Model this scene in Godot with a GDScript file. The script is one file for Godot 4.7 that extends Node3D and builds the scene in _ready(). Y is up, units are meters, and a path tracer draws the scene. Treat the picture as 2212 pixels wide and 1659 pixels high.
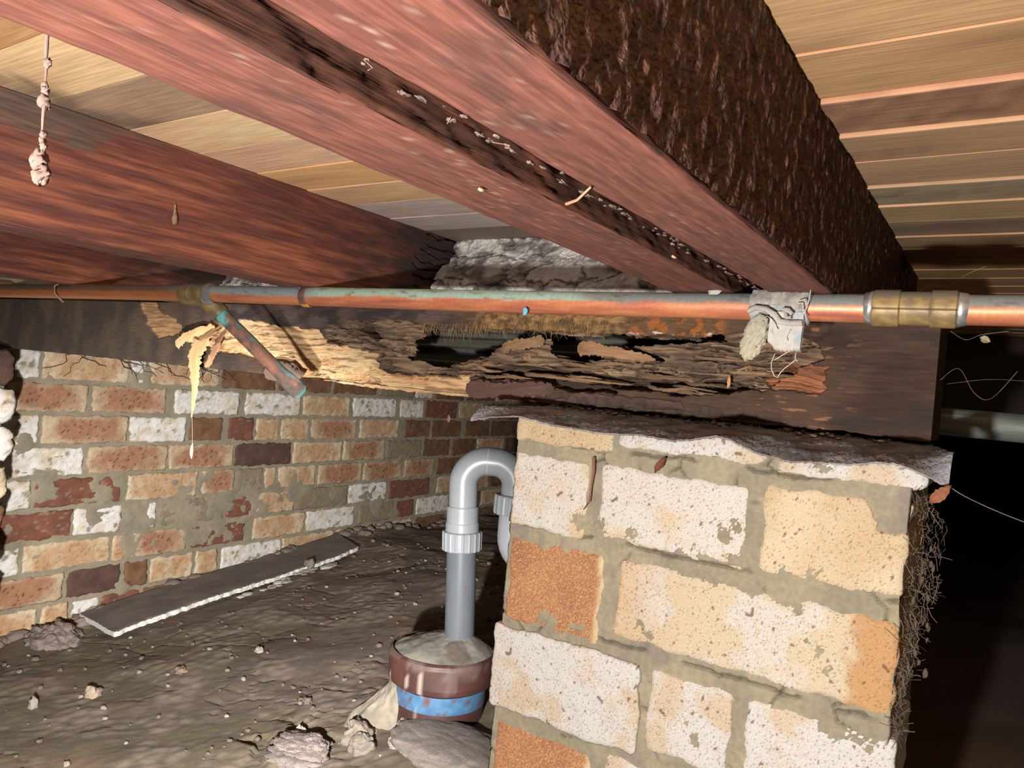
extends Node3D
# An under-floor crawl space: rotted bearer on a brick pier, joists, copper water pipe, PVC waste pipe, brick wall, earth.

var nz := FastNoiseLite.new()     # fractal
var n1 := FastNoiseLite.new()     # plain simplex
var nc := FastNoiseLite.new()     # cellular distance
var nk := FastNoiseLite.new()     # cellular cracks
var nv := FastNoiseLite.new()     # cellular value
var rng := RandomNumberGenerator.new()
var M := {}
var used := {}
var cc := Color.WHITE             # colour of the vertex being made
var tt := Vector2.ZERO            # uv of the vertex being made

const YB := -0.018   # bearer underside
const YJ := 0.09     # bearer top, joist underside
const YF := 0.197    # floorboard underside
const ZB := -0.75    # bearer front face
const ZP := -0.635   # pier front face
const XW := -2.1     # brick wall face

# ---------------------------------------------------------------- helpers
func c8(r: float, g: float, b: float) -> Color:
	return Color(r / 255.0, g / 255.0, b / 255.0).srgb_to_linear()

func fb(x: float, y: float, z: float) -> float:
	return nz.get_noise_3d(x, y, z)

func si(x: float, y: float, z: float) -> float:
	return n1.get_noise_3d(x, y, z)

func st01(a: float, b: float, x: float) -> float:
	return smoothstep(a, b, x)

func numbered(called: String) -> String:
	if not used.has(called):
		used[called] = 0
		return called
	used[called] += 1
	return "%s_%03d" % [called, used[called]]

func put(mesh: Mesh, called: String, mat: Material, parent: Node3D = null) -> MeshInstance3D:
	var o := MeshInstance3D.new()
	o.mesh = mesh
	o.material_override = mat
	if parent == null:
		o.name = numbered(called)
		add_child(o, true)
	else:
		var p := parent
		var off := Vector3.ZERO
		while p != self and p != null:
			off += p.position
			p = p.get_parent() as Node3D
		var k := 0
		o.name = called
		while parent.has_node(NodePath(String(o.name))):
			k += 1
			o.name = "%s_%03d" % [called, k]
		parent.add_child(o, true)
		o.position = -off
	return o

func tag(o: Node, label: String, category: String, group := "", kind := "") -> void:
	if label: o.set_meta("label", label)
	if category: o.set_meta("category", category)
	if group: o.set_meta("group", group)
	if kind: o.set_meta("kind", kind)

func thing(called: String, label: String, category: String, at := Vector3.ZERO, group := "") -> Node3D:
	var o := Node3D.new()
	o.name = numbered(called)
	add_child(o, true)
	o.position = at
	tag(o, label, category, group)
	return o

func struct(called: String, at := Vector3.ZERO) -> Node3D:
	var o := Node3D.new()
	o.name = called
	add_child(o, true)
	o.position = at
	o.set_meta("kind", "structure")
	return o

# A surface from fp(u, v); outward normal = du x dv. keep(u, v) of a quad's middle drops quads; wrap joins u = 1 to u = 0.
func sheet(nu: int, nw: int, fp: Callable, keep = null, wrap := false) -> ArrayMesh:
	var P := PackedVector3Array()
	var C := PackedColorArray()
	var T := PackedVector2Array()
	var w := nu + 1
	P.resize(w * (nw + 1)); C.resize(P.size()); T.resize(P.size())
	var k := 0
	for j in nw + 1:
		var v := float(j) / nw
		for i in w:
			P[k] = fp.call(float(i) / nu, v)
			C[k] = cc
			T[k] = tt
			k += 1
	var Nn := PackedVector3Array()
	Nn.resize(P.size())
	k = 0
	for j in nw + 1:
		var ja := maxi(j - 1, 0) * w
		var jb := mini(j + 1, nw) * w
		for i in w:
			var ia := i - 1 if i > 0 else (nu - 1 if wrap else 0)
			var ib := i + 1 if i < nu else (1 if wrap else nu)
			var n := (P[j * w + ib] - P[j * w + ia]).cross(P[jb + i] - P[ja + i])
			Nn[k] = n.normalized() if n.length_squared() > 1e-24 else Vector3.UP
			k += 1
	var I := PackedInt32Array()
	var hasKeep := keep != null
	I.resize(nu * nw * 6)
	var m := 0
	for j in nw:
		for i in nu:
			if hasKeep and not (keep as Callable).call((i + 0.5) / nu, (j + 0.5) / nw):
				continue
			var a := j * w + i
			I[m] = a; I[m + 1] = a + w + 1; I[m + 2] = a + 1
			I[m + 3] = a; I[m + 4] = a + w; I[m + 5] = a + w + 1
			m += 6
	I.resize(m)
	var arr := []
	arr.resize(Mesh.ARRAY_MAX)
	arr[Mesh.ARRAY_VERTEX] = P
	arr[Mesh.ARRAY_NORMAL] = Nn
	arr[Mesh.ARRAY_COLOR] = C
	arr[Mesh.ARRAY_TEX_UV] = T
	arr[Mesh.ARRAY_INDEX] = I
	var am := ArrayMesh.new()
	am.add_surface_from_arrays(Mesh.PRIMITIVE_TRIANGLES, arr)
	return am

# Joins several ArrayMeshes into one.
func join(list: Array) -> ArrayMesh:
	var st := SurfaceTool.new()
	for a in list:
		st.append_from(a, 0, Transform3D())
	return st.commit()

# A tube along pts with radius rad (times taper along it), colour col, wobble.
func tube(pts: Array, rad: float, sides: int, col: Color, wob := 0.0, endr := 1.0, lump := 0.0) -> ArrayMesh:
	var n := pts.size()
	var f := func(u: float, v: float) -> Vector3:
		var q: float = clampf(v * (n + 1) - 1.0, 0.0, n - 1.0)
		var i := mini(int(q), n - 2)
		var t := q - i
		var p: Vector3 = pts[i].lerp(pts[i + 1], t)
		var d: Vector3 = (pts[mini(i + 1, n - 1)] - pts[maxi(i, 0)]).normalized()
		if t < 0.01 and i > 0:
			d = (pts[i + 1] - pts[i - 1]).normalized()
		var s := d.cross(Vector3.UP if absf(d.y) < 0.9 else Vector3.RIGHT).normalized()
		var b := s.cross(d)
		var r := rad * lerpf(1.0, endr, q / (n - 1.0))
		if v == 0.0 or v == 1.0: r = 0.0
		r *= 1.0 + lump * fb(p.x * 90, p.y * 90, p.z * 90)
		cc = col * (1.0 + wob * fb(p.x * 60, p.y * 60 + u * 0.5, p.z * 60))
		tt = Vector2(u, v)
		return p + (s * cos(u * TAU) + b * sin(u * TAU)) * r
	return sheet(sides, n + 1, f, null, true)

# A lathe about an axis from a along d: prof of Vector2(radius, distance along d). colf(u, v, p) gives the colour.
func lathe(a: Vector3, d: Vector3, prof: Array, sides: int, colf: Callable, bump = null) -> ArrayMesh:
	var dn := d.normalized()
	var s := dn.cross(Vector3.UP if absf(dn.y) < 0.9 else Vector3.RIGHT).normalized()
	var b := dn.cross(s)
	var n := prof.size()
	var f := func(u: float, v: float) -> Vector3:
		var i := int(round(v * (n - 1)))
		var r: float = prof[i].x
		if bump != null: r += (bump as Callable).call(u, prof[i].y)
		var p: Vector3 = a + dn * prof[i].y + (s * cos(u * TAU) + b * sin(u * TAU)) * r
		cc = colf.call(u, v, p)
		tt = Vector2(u, prof[i].y)
		return p
	return sheet(sides, n - 1, f, null, true)

# Profile points refined: each step split so that edges stay crisp.
func fine(prof: Array, step: float) -> Array:
	var out := []
	for i in prof.size() - 1:
		var a: Vector2 = prof[i]
		var b: Vector2 = prof[i + 1]
		var k := maxi(1, int(a.distance_to(b) / step))
		for j in k:
			out.append(a.lerp(b, float(j) / k))
		if a.distance_to(b) > 0.002:
			out.append(a.lerp(b, 0.97))
	out.append(prof[prof.size() - 1])
	return out

# A lumpy stone.
func rock(at: Vector3, s: Vector3, seed_: float, col: Color, res := 18, rough := 0.35, facet := 0.0) -> ArrayMesh:
	var f := func(u: float, v: float) -> Vector3:
		var th := u * TAU
		var ph := (v - 0.5) * PI
		var d := Vector3(cos(ph) * cos(th), sin(ph), -cos(ph) * sin(th))
		var r := 1.0 + rough * fb(d.x * 1.2 + seed_, d.y * 1.2, d.z * 1.2) + rough * 0.4 * si(d.x * 4 + seed_, d.y * 4, d.z * 4)
		if facet > 0.0:
			r += facet * nv.get_noise_3d(d.x * 1.6 + seed_, d.y * 1.6, d.z * 1.6) + 0.35 * facet * nv.get_noise_3d(d.x * 3.7 + seed_, d.y * 3.7, d.z * 3.7)
		cc = col * (1.0 + 0.25 * fb(d.x * 5 + seed_, d.y * 5, d.z * 5))
		tt = Vector2(u, v)
		return at + d * s * r
	return sheet(res, res / 2, f, null, true)

func noise_tex(freq: float, lo: Color, hi: Color, size := 512, type := FastNoiseLite.TYPE_SIMPLEX_SMOOTH, oct := 4) -> NoiseTexture2D:
	var n := FastNoiseLite.new()
	n.noise_type = type
	n.frequency = freq
	n.fractal_octaves = oct
	n.seed = 7
	var t := NoiseTexture2D.new()
	t.width = size; t.height = size
	t.seamless = true
	t.noise = n
	var g := Gradient.new()
	g.set_color(0, lo); g.set_color(1, hi)
	t.color_ramp = g
	return t

func mat(rough: float, metal := 0.0) -> StandardMaterial3D:
	var m := StandardMaterial3D.new()
	m.vertex_color_use_as_albedo = true
	m.roughness = rough
	m.metallic = metal
	m.cull_mode = BaseMaterial3D.CULL_DISABLED
	return m

func grit(m: StandardMaterial3D, tex: Texture2D, height: Texture2D, cm: float, scale: Vector3, tri := true) -> StandardMaterial3D:
	m.albedo_texture = tex
	if height:
		m.heightmap_enabled = true
		m.heightmap_texture = height
		m.heightmap_scale = cm
	m.uv1_triplanar = tri
	m.uv1_scale = scale
	return m

func materials() -> void:
	var soft := noise_tex(0.02, Color(0.88, 0.88, 0.88), Color(1, 1, 1))
	var speck := noise_tex(0.12, Color(0.84, 0.83, 0.82), Color(1, 1, 1), 512, FastNoiseLite.TYPE_SIMPLEX_SMOOTH, 3)
	var grain := noise_tex(0.016, Color(0.70, 0.67, 0.65), Color(1, 1, 1), 512, FastNoiseLite.TYPE_SIMPLEX_SMOOTH, 5)
	var grain2 := noise_tex(0.016, Color(0.84, 0.82, 0.80), Color(1, 1, 1), 512, FastNoiseLite.TYPE_SIMPLEX_SMOOTH, 5)
	var hf := noise_tex(0.06, Color.BLACK, Color.WHITE, 512, FastNoiseLite.TYPE_SIMPLEX_SMOOTH, 5)
	var hg := noise_tex(0.016, Color.BLACK, Color.WHITE, 512, FastNoiseLite.TYPE_SIMPLEX_SMOOTH, 5)
	M.brick = grit(mat(0.95), speck, hf, 0.06, Vector3(9, 9, 9))
	M.brickfar = grit(mat(0.95), speck, hf, 0.12, Vector3(5, 5, 5))
	M.mortar = grit(mat(0.98), soft, hf, 0.05, Vector3(14, 14, 14))
	M.wood = grit(mat(0.72), grain, hg, 0.03, Vector3(2.2, 36, 1), false)
	M.board = grit(mat(0.7), grain2, hg, 0.015, Vector3(1.4, 34, 1), false)
	M.saw = grit(mat(0.8), grain, hf, 0.16, Vector3(9, 9, 9))
	M.rot = grit(mat(0.9), grain2, hg, 0.05, Vector3(3, 40, 1), false)
	M.soil = grit(mat(1.0), soft, hf, 0.035, Vector3(9, 9, 9))
	M.clod = grit(mat(1.0), soft, hf, 0.15, Vector3(12, 12, 12))
	M.felt = grit(mat(0.85), speck, hf, 0.10, Vector3(16, 16, 16))
	M.cement = grit(mat(0.95), soft, hf, 0.04, Vector3(10, 10, 10))
	M.clay = grit(mat(0.55), soft, hf, 0.02, Vector3(8, 8, 8))
	M.copper = grit(mat(0.42, 0.25), soft, hf, 0.006, Vector3(20, 20, 20))
	M.patina = grit(mat(0.75, 0.1), soft, hf, 0.02, Vector3(20, 20, 20))
	M.brass = grit(mat(0.5, 0.2), speck, hf, 0.01, Vector3(20, 20, 20))
	M.solder = mat(0.3, 0.8)
	M.steel = grit(mat(0.6, 0.3), speck, hf, 0.02, Vector3(12, 12, 12))
	M.dark_steel = mat(0.45, 0.3)
	M.pvc = mat(0.32)
	M.cloth = grit(mat(0.95), speck, hf, 0.06, Vector3(40, 40, 40))
	M.cloth.rim_enabled = true
	M.cloth.rim = 0.3
	M.fibre = mat(0.9)
	M.leaf = mat(0.7)
	M.leaf.backlight_enabled = true
	M.leaf.backlight = Color(0.2, 0.12, 0.06)
	M.plain = mat(0.9)
	M.unseen_lamp = mat(0.4, 0.4)

# ---------------------------------------------------------------- masks on the bearer's face
const MX0 := -2.1
const MY0 := -0.035
const MW := 1040
const MH := 70
const MD := 0.002

func mask(polys: Array, blur: int) -> PackedFloat32Array:
	var a := PackedFloat32Array()
	a.resize(MW * MH)
	for poly: PackedVector2Array in polys:
		for j in MH:
			var y := MY0 + (j + 0.5) * MD
			var xs := []
			for i in poly.size():
				var p := poly[i]
				var q := poly[(i + 1) % poly.size()]
				if (p.y > y) != (q.y > y):
					xs.append(p.x + (y - p.y) / (q.y - p.y) * (q.x - p.x))
			xs.sort()
			for k in range(0, xs.size() - 1, 2):
				for i in range(maxi(0, int(ceil((xs[k] - MX0) / MD))), mini(MW - 1, int((xs[k + 1] - MX0) / MD)) + 1):
					a[j * MW + i] = 1.0
	for pass_ in blur:
		var b := a.duplicate()
		for j in range(1, MH - 1):
			for i in range(1, MW - 1):
				var k := j * MW + i
				b[k] = (a[k] * 2.0 + a[k - 1] + a[k + 1] + a[k - MW] + a[k + MW]) / 6.0
		a = b
	return a

func sm(a: PackedFloat32Array, x: float, y: float) -> float:
	var fx := clampf((x - MX0) / MD - 0.5, 0.0, MW - 2.0)
	var fy := clampf((y - MY0) / MD - 0.5, 0.0, MH - 2.0)
	var i := int(fx)
	var j := int(fy)
	var k := j * MW + i
	return lerpf(lerpf(a[k], a[k + 1], fx - i), lerpf(a[k + MW], a[k + MW + 1], fx - i), fy - j)

# ---------------------------------------------------------------- the scene
func _ready() -> void:
	# camera
	var cam := Camera3D.new()
	cam.name = "camera"
	cam.fov = rad_to_deg(2.0 * atan(829.5 / 1600.0))
	cam.near = 0.01
	cam.far = 40.0
	cam.basis = Basis(Vector3.UP, deg_to_rad(33.5)) * Basis(Vector3.BACK, deg_to_rad(5.03))
	add_child(cam)
	cam.current = true
	# environment: a closed, unlit space
	var we := WorldEnvironment.new()
	we.name = "world"
	var env := Environment.new()
	env.background_mode = Environment.BG_COLOR
	env.background_color = Color.BLACK
	env.ambient_light_source = Environment.AMBIENT_SOURCE_DISABLED
	env.tonemap_mode = Environment.TONE_MAPPER_LINEAR
	env.tonemap_exposure = 1.0
	env.sdfgi_enabled = true
	env.ssao_enabled = true
	env.ssil_enabled = true
	we.environment = env
	add_child(we)
	for n in [nz, n1, nc, nk, nv]:
		n.seed = 11
		n.frequency = 1.0
	nz.noise_type = FastNoiseLite.TYPE_SIMPLEX_SMOOTH
	nz.fractal_type = FastNoiseLite.FRACTAL_FBM
	nz.fractal_octaves = 3
	n1.noise_type = FastNoiseLite.TYPE_SIMPLEX
	n1.fractal_type = FastNoiseLite.FRACTAL_NONE
	for n in [nc, nk, nv]:
		n.noise_type = FastNoiseLite.TYPE_CELLULAR
		n.fractal_type = FastNoiseLite.FRACTAL_NONE
	nc.cellular_return_type = FastNoiseLite.RETURN_DISTANCE
	nk.cellular_return_type = FastNoiseLite.RETURN_DISTANCE2_SUB
	nv.cellular_return_type = FastNoiseLite.RETURN_CELL_VALUE
	rng.seed = 5
	materials()
	# the two lights: an unseen lamp behind and below the camera, and an added fill lamp brightening the brick wall
	unseen_lamp(Vector3(-0.096, -0.15, 0.19), Vector3(-0.5, 0.1, -0.8), 0.95, 0.0, 0.012, "lamp out of view behind the camera, placed to light the timbers and the pier")
	unseen_lamp(Vector3(-0.25, -0.25, -0.06), Vector3(-1.52, -0.43, -1.26), 6.2, 34.5, 0.012, "added fill lamp out of view, set low and aimed at the brick wall")
	shell()
	ceiling_boards()
	wall_bricks()
	ground()
	joists()
	bearer()
	added_far_bearer()
	pier()
	damp_course()
	copper_pipe()
	rag()
	mud_clumps()
	waste_pipe()
	clay_pipe()
	cement_strip()
	stones()
	steel_pipe()
	webs()
	rootlets()
	bits()

func unseen_lamp(at: Vector3, d: Vector3, energy: float, cone: float, size: float, label: String) -> void:  # light source out of view, given a body and a glowing lens
	var dn := d.normalized()
	var t := thing("unseen_lamp", label, "unseen_lamp", at - dn * 0.14)
	var dark := func(_u, _v, _p): return c8(28, 28, 30)
	put(lathe(at - dn * 0.14, dn, fine([Vector2(0, 0), Vector2(0.012, 0), Vector2(0.012, 0.09), Vector2(0.019, 0.105), Vector2(0.019, 0.13), Vector2(0.017, 0.13)], 0.01), 24, dark), "body", M.unseen_lamp, t)
	var lm := StandardMaterial3D.new()
	lm.albedo_color = Color.WHITE
	lm.emission_enabled = true
	lm.emission = Color(1.0, 0.985, 0.965)
	lm.emission_energy_multiplier = 1.0
	put(lathe(at - dn * 0.14, dn, [Vector2(0.0165, 0.124), Vector2(0.0, 0.126)], 24, func(_u, _v, _p): return Color.WHITE), "lens", lm, t)
	var l: Light3D
	if cone > 0.0:
		var s := SpotLight3D.new()
		s.spot_angle = cone
		s.spot_angle_attenuation = 1.0
		s.spot_range = 12.0
		s.spot_attenuation = 2.0
		l = s
	else:
		var o := OmniLight3D.new()
		o.omni_range = 12.0
		o.omni_attenuation = 2.0
		l = o
	l.name = "unseen_lamp_beam"
	l.light_energy = energy
	l.light_color = Color(1.0, 0.985, 0.965)
	l.light_size = size
	l.shadow_enabled = true
	t.add_child(l, true)
	l.look_at_from_position(at, at + dn, Vector3.UP)

func slab(a: Vector3, b: Vector3) -> BoxMesh:
	var m := BoxMesh.new()
	m.size = b - a
	return m

func box_at(a: Vector3, b: Vector3, called: String, mt: Material, parent: Node3D = null) -> MeshInstance3D:
	var o := put(slab(a, b), called, mt, parent)
	o.position += (a + b) * 0.5
	return o

func flat(col: Color, r := 0.95) -> StandardMaterial3D:
	var m := StandardMaterial3D.new()
	m.albedo_color = col
	m.roughness = r
	return m

# walls out of view that close the crawl space
func shell() -> void:
	var far := flat(Color8(92, 74, 58))
	for w in [["wall_back", Vector3(-2.4, -1.2, -6.3), Vector3(2.6, 0.3, -6.0)], ["wall_right", Vector3(2.4, -1.2, -6.3), Vector3(2.7, 0.3, 2.3)], ["wall_front", Vector3(-2.4, -1.2, 2.0), Vector3(2.6, 0.3, 2.3)]]:
		box_at(w[1], w[2], w[0], far).set_meta("kind", "structure")

# ---------------------------------------------------------------- floorboards seen from below
func ceiling_boards() -> void:
	var s := struct("ceiling")
	box_at(Vector3(-2.4, YF + 0.016, -6.3), Vector3(2.7, YF + 0.06, 2.3), "subfloor", flat(Color8(90, 68, 48)), s)
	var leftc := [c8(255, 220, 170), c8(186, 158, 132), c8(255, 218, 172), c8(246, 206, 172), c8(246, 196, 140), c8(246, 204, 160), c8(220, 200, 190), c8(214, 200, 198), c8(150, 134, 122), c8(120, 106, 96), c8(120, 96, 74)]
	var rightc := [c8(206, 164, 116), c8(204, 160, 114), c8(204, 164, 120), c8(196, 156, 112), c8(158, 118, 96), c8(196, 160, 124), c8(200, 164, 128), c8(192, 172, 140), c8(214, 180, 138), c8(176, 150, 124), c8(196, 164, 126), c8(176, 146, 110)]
	var z := 2.15
	var k := 0
	var edge := c8(236, 172, 128)
	while z > -6.0:
		var z0 := z
		var z1 := z - 0.0677
		var near := z0 < 0.05 and z0 > -1.5
		var idx := int(round((-0.231 - z0) / 0.0677))
		var drop: float = {4: 0.0034, 5: 0.0032, 7: 0.0022, 8: 0.0016, 10: 0.0014, 6: 0.0004, 9: 0.0004}.get(idx, 0.0012)
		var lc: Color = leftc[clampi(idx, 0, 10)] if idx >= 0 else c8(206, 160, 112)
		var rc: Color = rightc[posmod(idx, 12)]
		var so := idx * 7.31
		var nx := 420 if near else 4
		var prof := [Vector2(z1 + 0.0004, YF + 0.016), Vector2(z1 + 0.0004, YF + 0.0008), Vector2(z1 + 0.0006, YF), Vector2(z1 + 0.0014, YF), Vector2(lerpf(z1, z0, 0.25), YF - drop * 0.1), Vector2(lerpf(z1, z0, 0.5), YF - drop * 0.4), Vector2(lerpf(z1, z0, 0.75), YF - drop * 0.75), Vector2(z0 - 0.003, YF - drop), Vector2(z0 - 0.0009, YF - drop), Vector2(z0 - 0.0004, YF - drop * 0.85), Vector2(z0 - 0.0003, YF - drop * 0.4), Vector2(z0 - 0.0003, YF + 0.016)]
		var f := func(u: float, v: float) -> Vector3:
			var i := int(round(v * 11.0))
			var x := lerpf(-2.3, 2.4, u)
			var p: Vector2 = prof[i]
			var q := st01(-0.36, -0.26, x + 0.03 * fb(x * 3, p.x * 9, so))
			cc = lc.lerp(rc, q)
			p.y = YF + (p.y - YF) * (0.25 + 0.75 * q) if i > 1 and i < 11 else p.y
			var g := fb(x * 5.0 + so, p.x * 60.0, 0.0)
			var g2 := fb(x * 14.0, p.x * 160.0, so)
			cc = cc * (1.0 + 0.20 * g + 0.10 * g2)
			cc = cc.lerp(c8(112, 74, 56), (0.2 + 0.25 * q) * st01(0.12, 0.5, fb(x * 3.0 + so * 3, p.x * 26.0, 4.0)))
			if x > -0.2 and idx in [4, 5, 6, 7]:   # diagonal saw marks
				var d := si((x * 0.8 - p.x) * 95.0, so, (x + p.x) * 5.0)
				cc = cc.lerp(c8(206, 166, 124) if idx != 7 else c8(120, 112, 92), 0.35 * st01(0.1, 0.5, d))
			if x < -0.3:
				if idx == 6 or idx == 7:     # pale mould bloom
					cc = cc.lerp(c8(214, 204, 206), 0.6 * st01(-0.2, 0.3, fb(x * 9, p.x * 20, 2.0)))
				if idx <= 1:   # grey stain along the joist and at the butt end
					cc = cc.lerp(c8(120, 104, 88), 0.8 * st01(0.02, 0.12, fb(x * 16, p.x * 18, 8.0) * 0.2 + (-x - 0.60) * 1.4))
			if i >= 9 and i <= 10: cc = edge.lerp(cc, 0.5 if q > 0.5 else 0.8)
			if i == 11 or i == 0: cc = c8(70, 50, 36)
			tt = Vector2(x + so, p.x)
			return Vector3(x, p.y + 0.0006 * fb(x * 2 + so, 0, p.x * 8), p.x)
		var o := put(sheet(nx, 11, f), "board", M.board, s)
		z = z1
		k += 1

# ---------------------------------------------------------------- bricks
func brick_col(code: String, x: float, y: float, w: float, h: float, s: float) -> Color:
	var n := fb(x * 18 + s, y * 18, s)
	var nf := fb(x * 70, y * 70 + s, s)
	var dark := st01(0.52, 0.72, si(x * 260 + s, y * 260, s))
	var col: Color
	var b := clampf(exp(-(pow(x / (0.40 * w), 4.0) + pow(y / (0.46 * h), 4.0))) * 1.25 + n * 0.7, 0.0, 1.0)
	match code:
		"O":
			col = c8(202, 182, 152).lerp(c8(168, 123, 94), b)
			col = col.lerp(c8(64, 38, 28), dark * 0.75 * b)
		"T":
			col = c8(214, 196, 166).lerp(c8(190, 150, 112), clampf(b * 0.8 + n * 0.5, 0.0, 1.0))
			col = col.lerp(c8(110, 76, 54), dark * 0.45)
		"W":
			col = c8(232, 230, 226).lerp(c8(214, 196, 168), clampf(0.15 + n * 1.6, 0.0, 1.0))
			col = col.lerp(c8(128, 118, 100), 0.8 * st01(0.30, 0.42, fb(x * 26 + s * 2, y * 26, 3.0)))
			col = col.lerp(c8(140, 110, 84), dark * 0.3)
		"R":
			col = c8(136, 84, 66).lerp(c8(112, 74, 60), clampf(0.5 + n, 0.0, 1.0))
			col = col.lerp(c8(200, 180, 160), 0.35 * st01(0.35, 0.5, fb(x * 30, y * 90 + s, 1.0)))
		"B":
			col = c8(134, 100, 70).lerp(c8(108, 76, 56), clampf(0.5 + n * 1.2, 0.0, 1.0))
		"P":
			col = c8(104, 76, 66).lerp(c8(86, 62, 56), clampf(0.5 + n, 0.0, 1.0))
		_:
			col = c8(134, 124, 106).lerp(c8(150, 132, 108), clampf(0.5 + n, 0.0, 1.0))
	return col * (1.0 + 0.22 * nf)

# one brick, its face in local x, y about the origin, facing +z; sides go back d
func brick_mesh(w: float, h: float, d: float, s: float, nu: int, nw: int, rough: float, rnd: float, colf: Callable, chip = null, cx := 1e9, cy := 0.0) -> ArrayMesh:
	var f := func(u: float, v: float) -> Vector3:
		var i := int(round(u * nu))
		var j := int(round(v * nw))
		var uu := clampf((i - 1.0) / (nu - 2.0), 0.0, 1.0)
		var vv := clampf((j - 1.0) / (nw - 2.0), 0.0, 1.0)
		var x := (uu - 0.5) * w
		var y := (vv - 0.5) * h
		var ex := w * 0.5 - absf(x)
		var ey := h * 0.5 - absf(y)
		var e := minf(ex, ey)
		if ex < rnd and ey < rnd:   # round the corner in the face's plane
			var q := Vector2(rnd - ex, rnd - ey)
			var k := q.length()
			if k > 0.0:
				var mx := maxf(q.x, q.y)
				var t := mx / k
				x -= signf(x) * q.x * (1.0 - t)
				y -= signf(y) * q.y * (1.0 - t)
		var wob := st01(rnd * 3.0, 0.0, e)
		var X := x + wob * rough * 1.6 * fb(x * 30 + s, y * 30, 1.0 + s)
		var Y := y + wob * rough * 1.6 * fb(x * 30 + s, y * 30, 9.0 + s)
		var z := rough * 0.5 * fb(x * 40 + s, y * 40, 5.0) - rnd * 0.5 * pow(clampf(1.0 - e / rnd, 0.0, 1.0), 2.0)
		cc = colf.call(x, y)
		if chip != null: z -= (chip as Callable).call(x, y)
		if i == 0 or i == nu or j == 0 or j == nw:
			z = -d
		if cx < 1e8: Y = minf(Y, felt_edge(X + cx) - cy + 0.0004)
		tt = Vector2(x, y)
		return Vector3(X, Y, z)
	return sheet(nu, nw, f)

func added_far_bearer() -> void:  # added beam that hides the far boards so the gap at right stays dark
	var f := func(u: float, v: float) -> Vector3:
		var x := lerpf(-2.05, 2.35, u)
		var k := v * 4.0
		var p := Vector3(x, lerpf(YB, YF - 0.002, k), -1.9)
		if k > 1.0: p = Vector3(x, YF - 0.002, lerpf(-1.9, -2.0, k - 1.0))
		if k > 2.0: p = Vector3(x, lerpf(YF - 0.002, YB, k - 2.0), -2.0)
		if k > 3.0: p = Vector3(x, YB, lerpf(-2.0, -1.9, k - 3.0))
		cc = c8(66, 50, 42) * (1.0 + 0.3 * fb(x * 5, p.y * 60, 2.0))
		tt = Vector2(x, p.y)
		return p
	tag(put(sheet(120, 16, f), "bearer", M.wood), "added dark bearer far back, placed to close off the boards beyond the galvanised pipe", "bearer")

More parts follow.
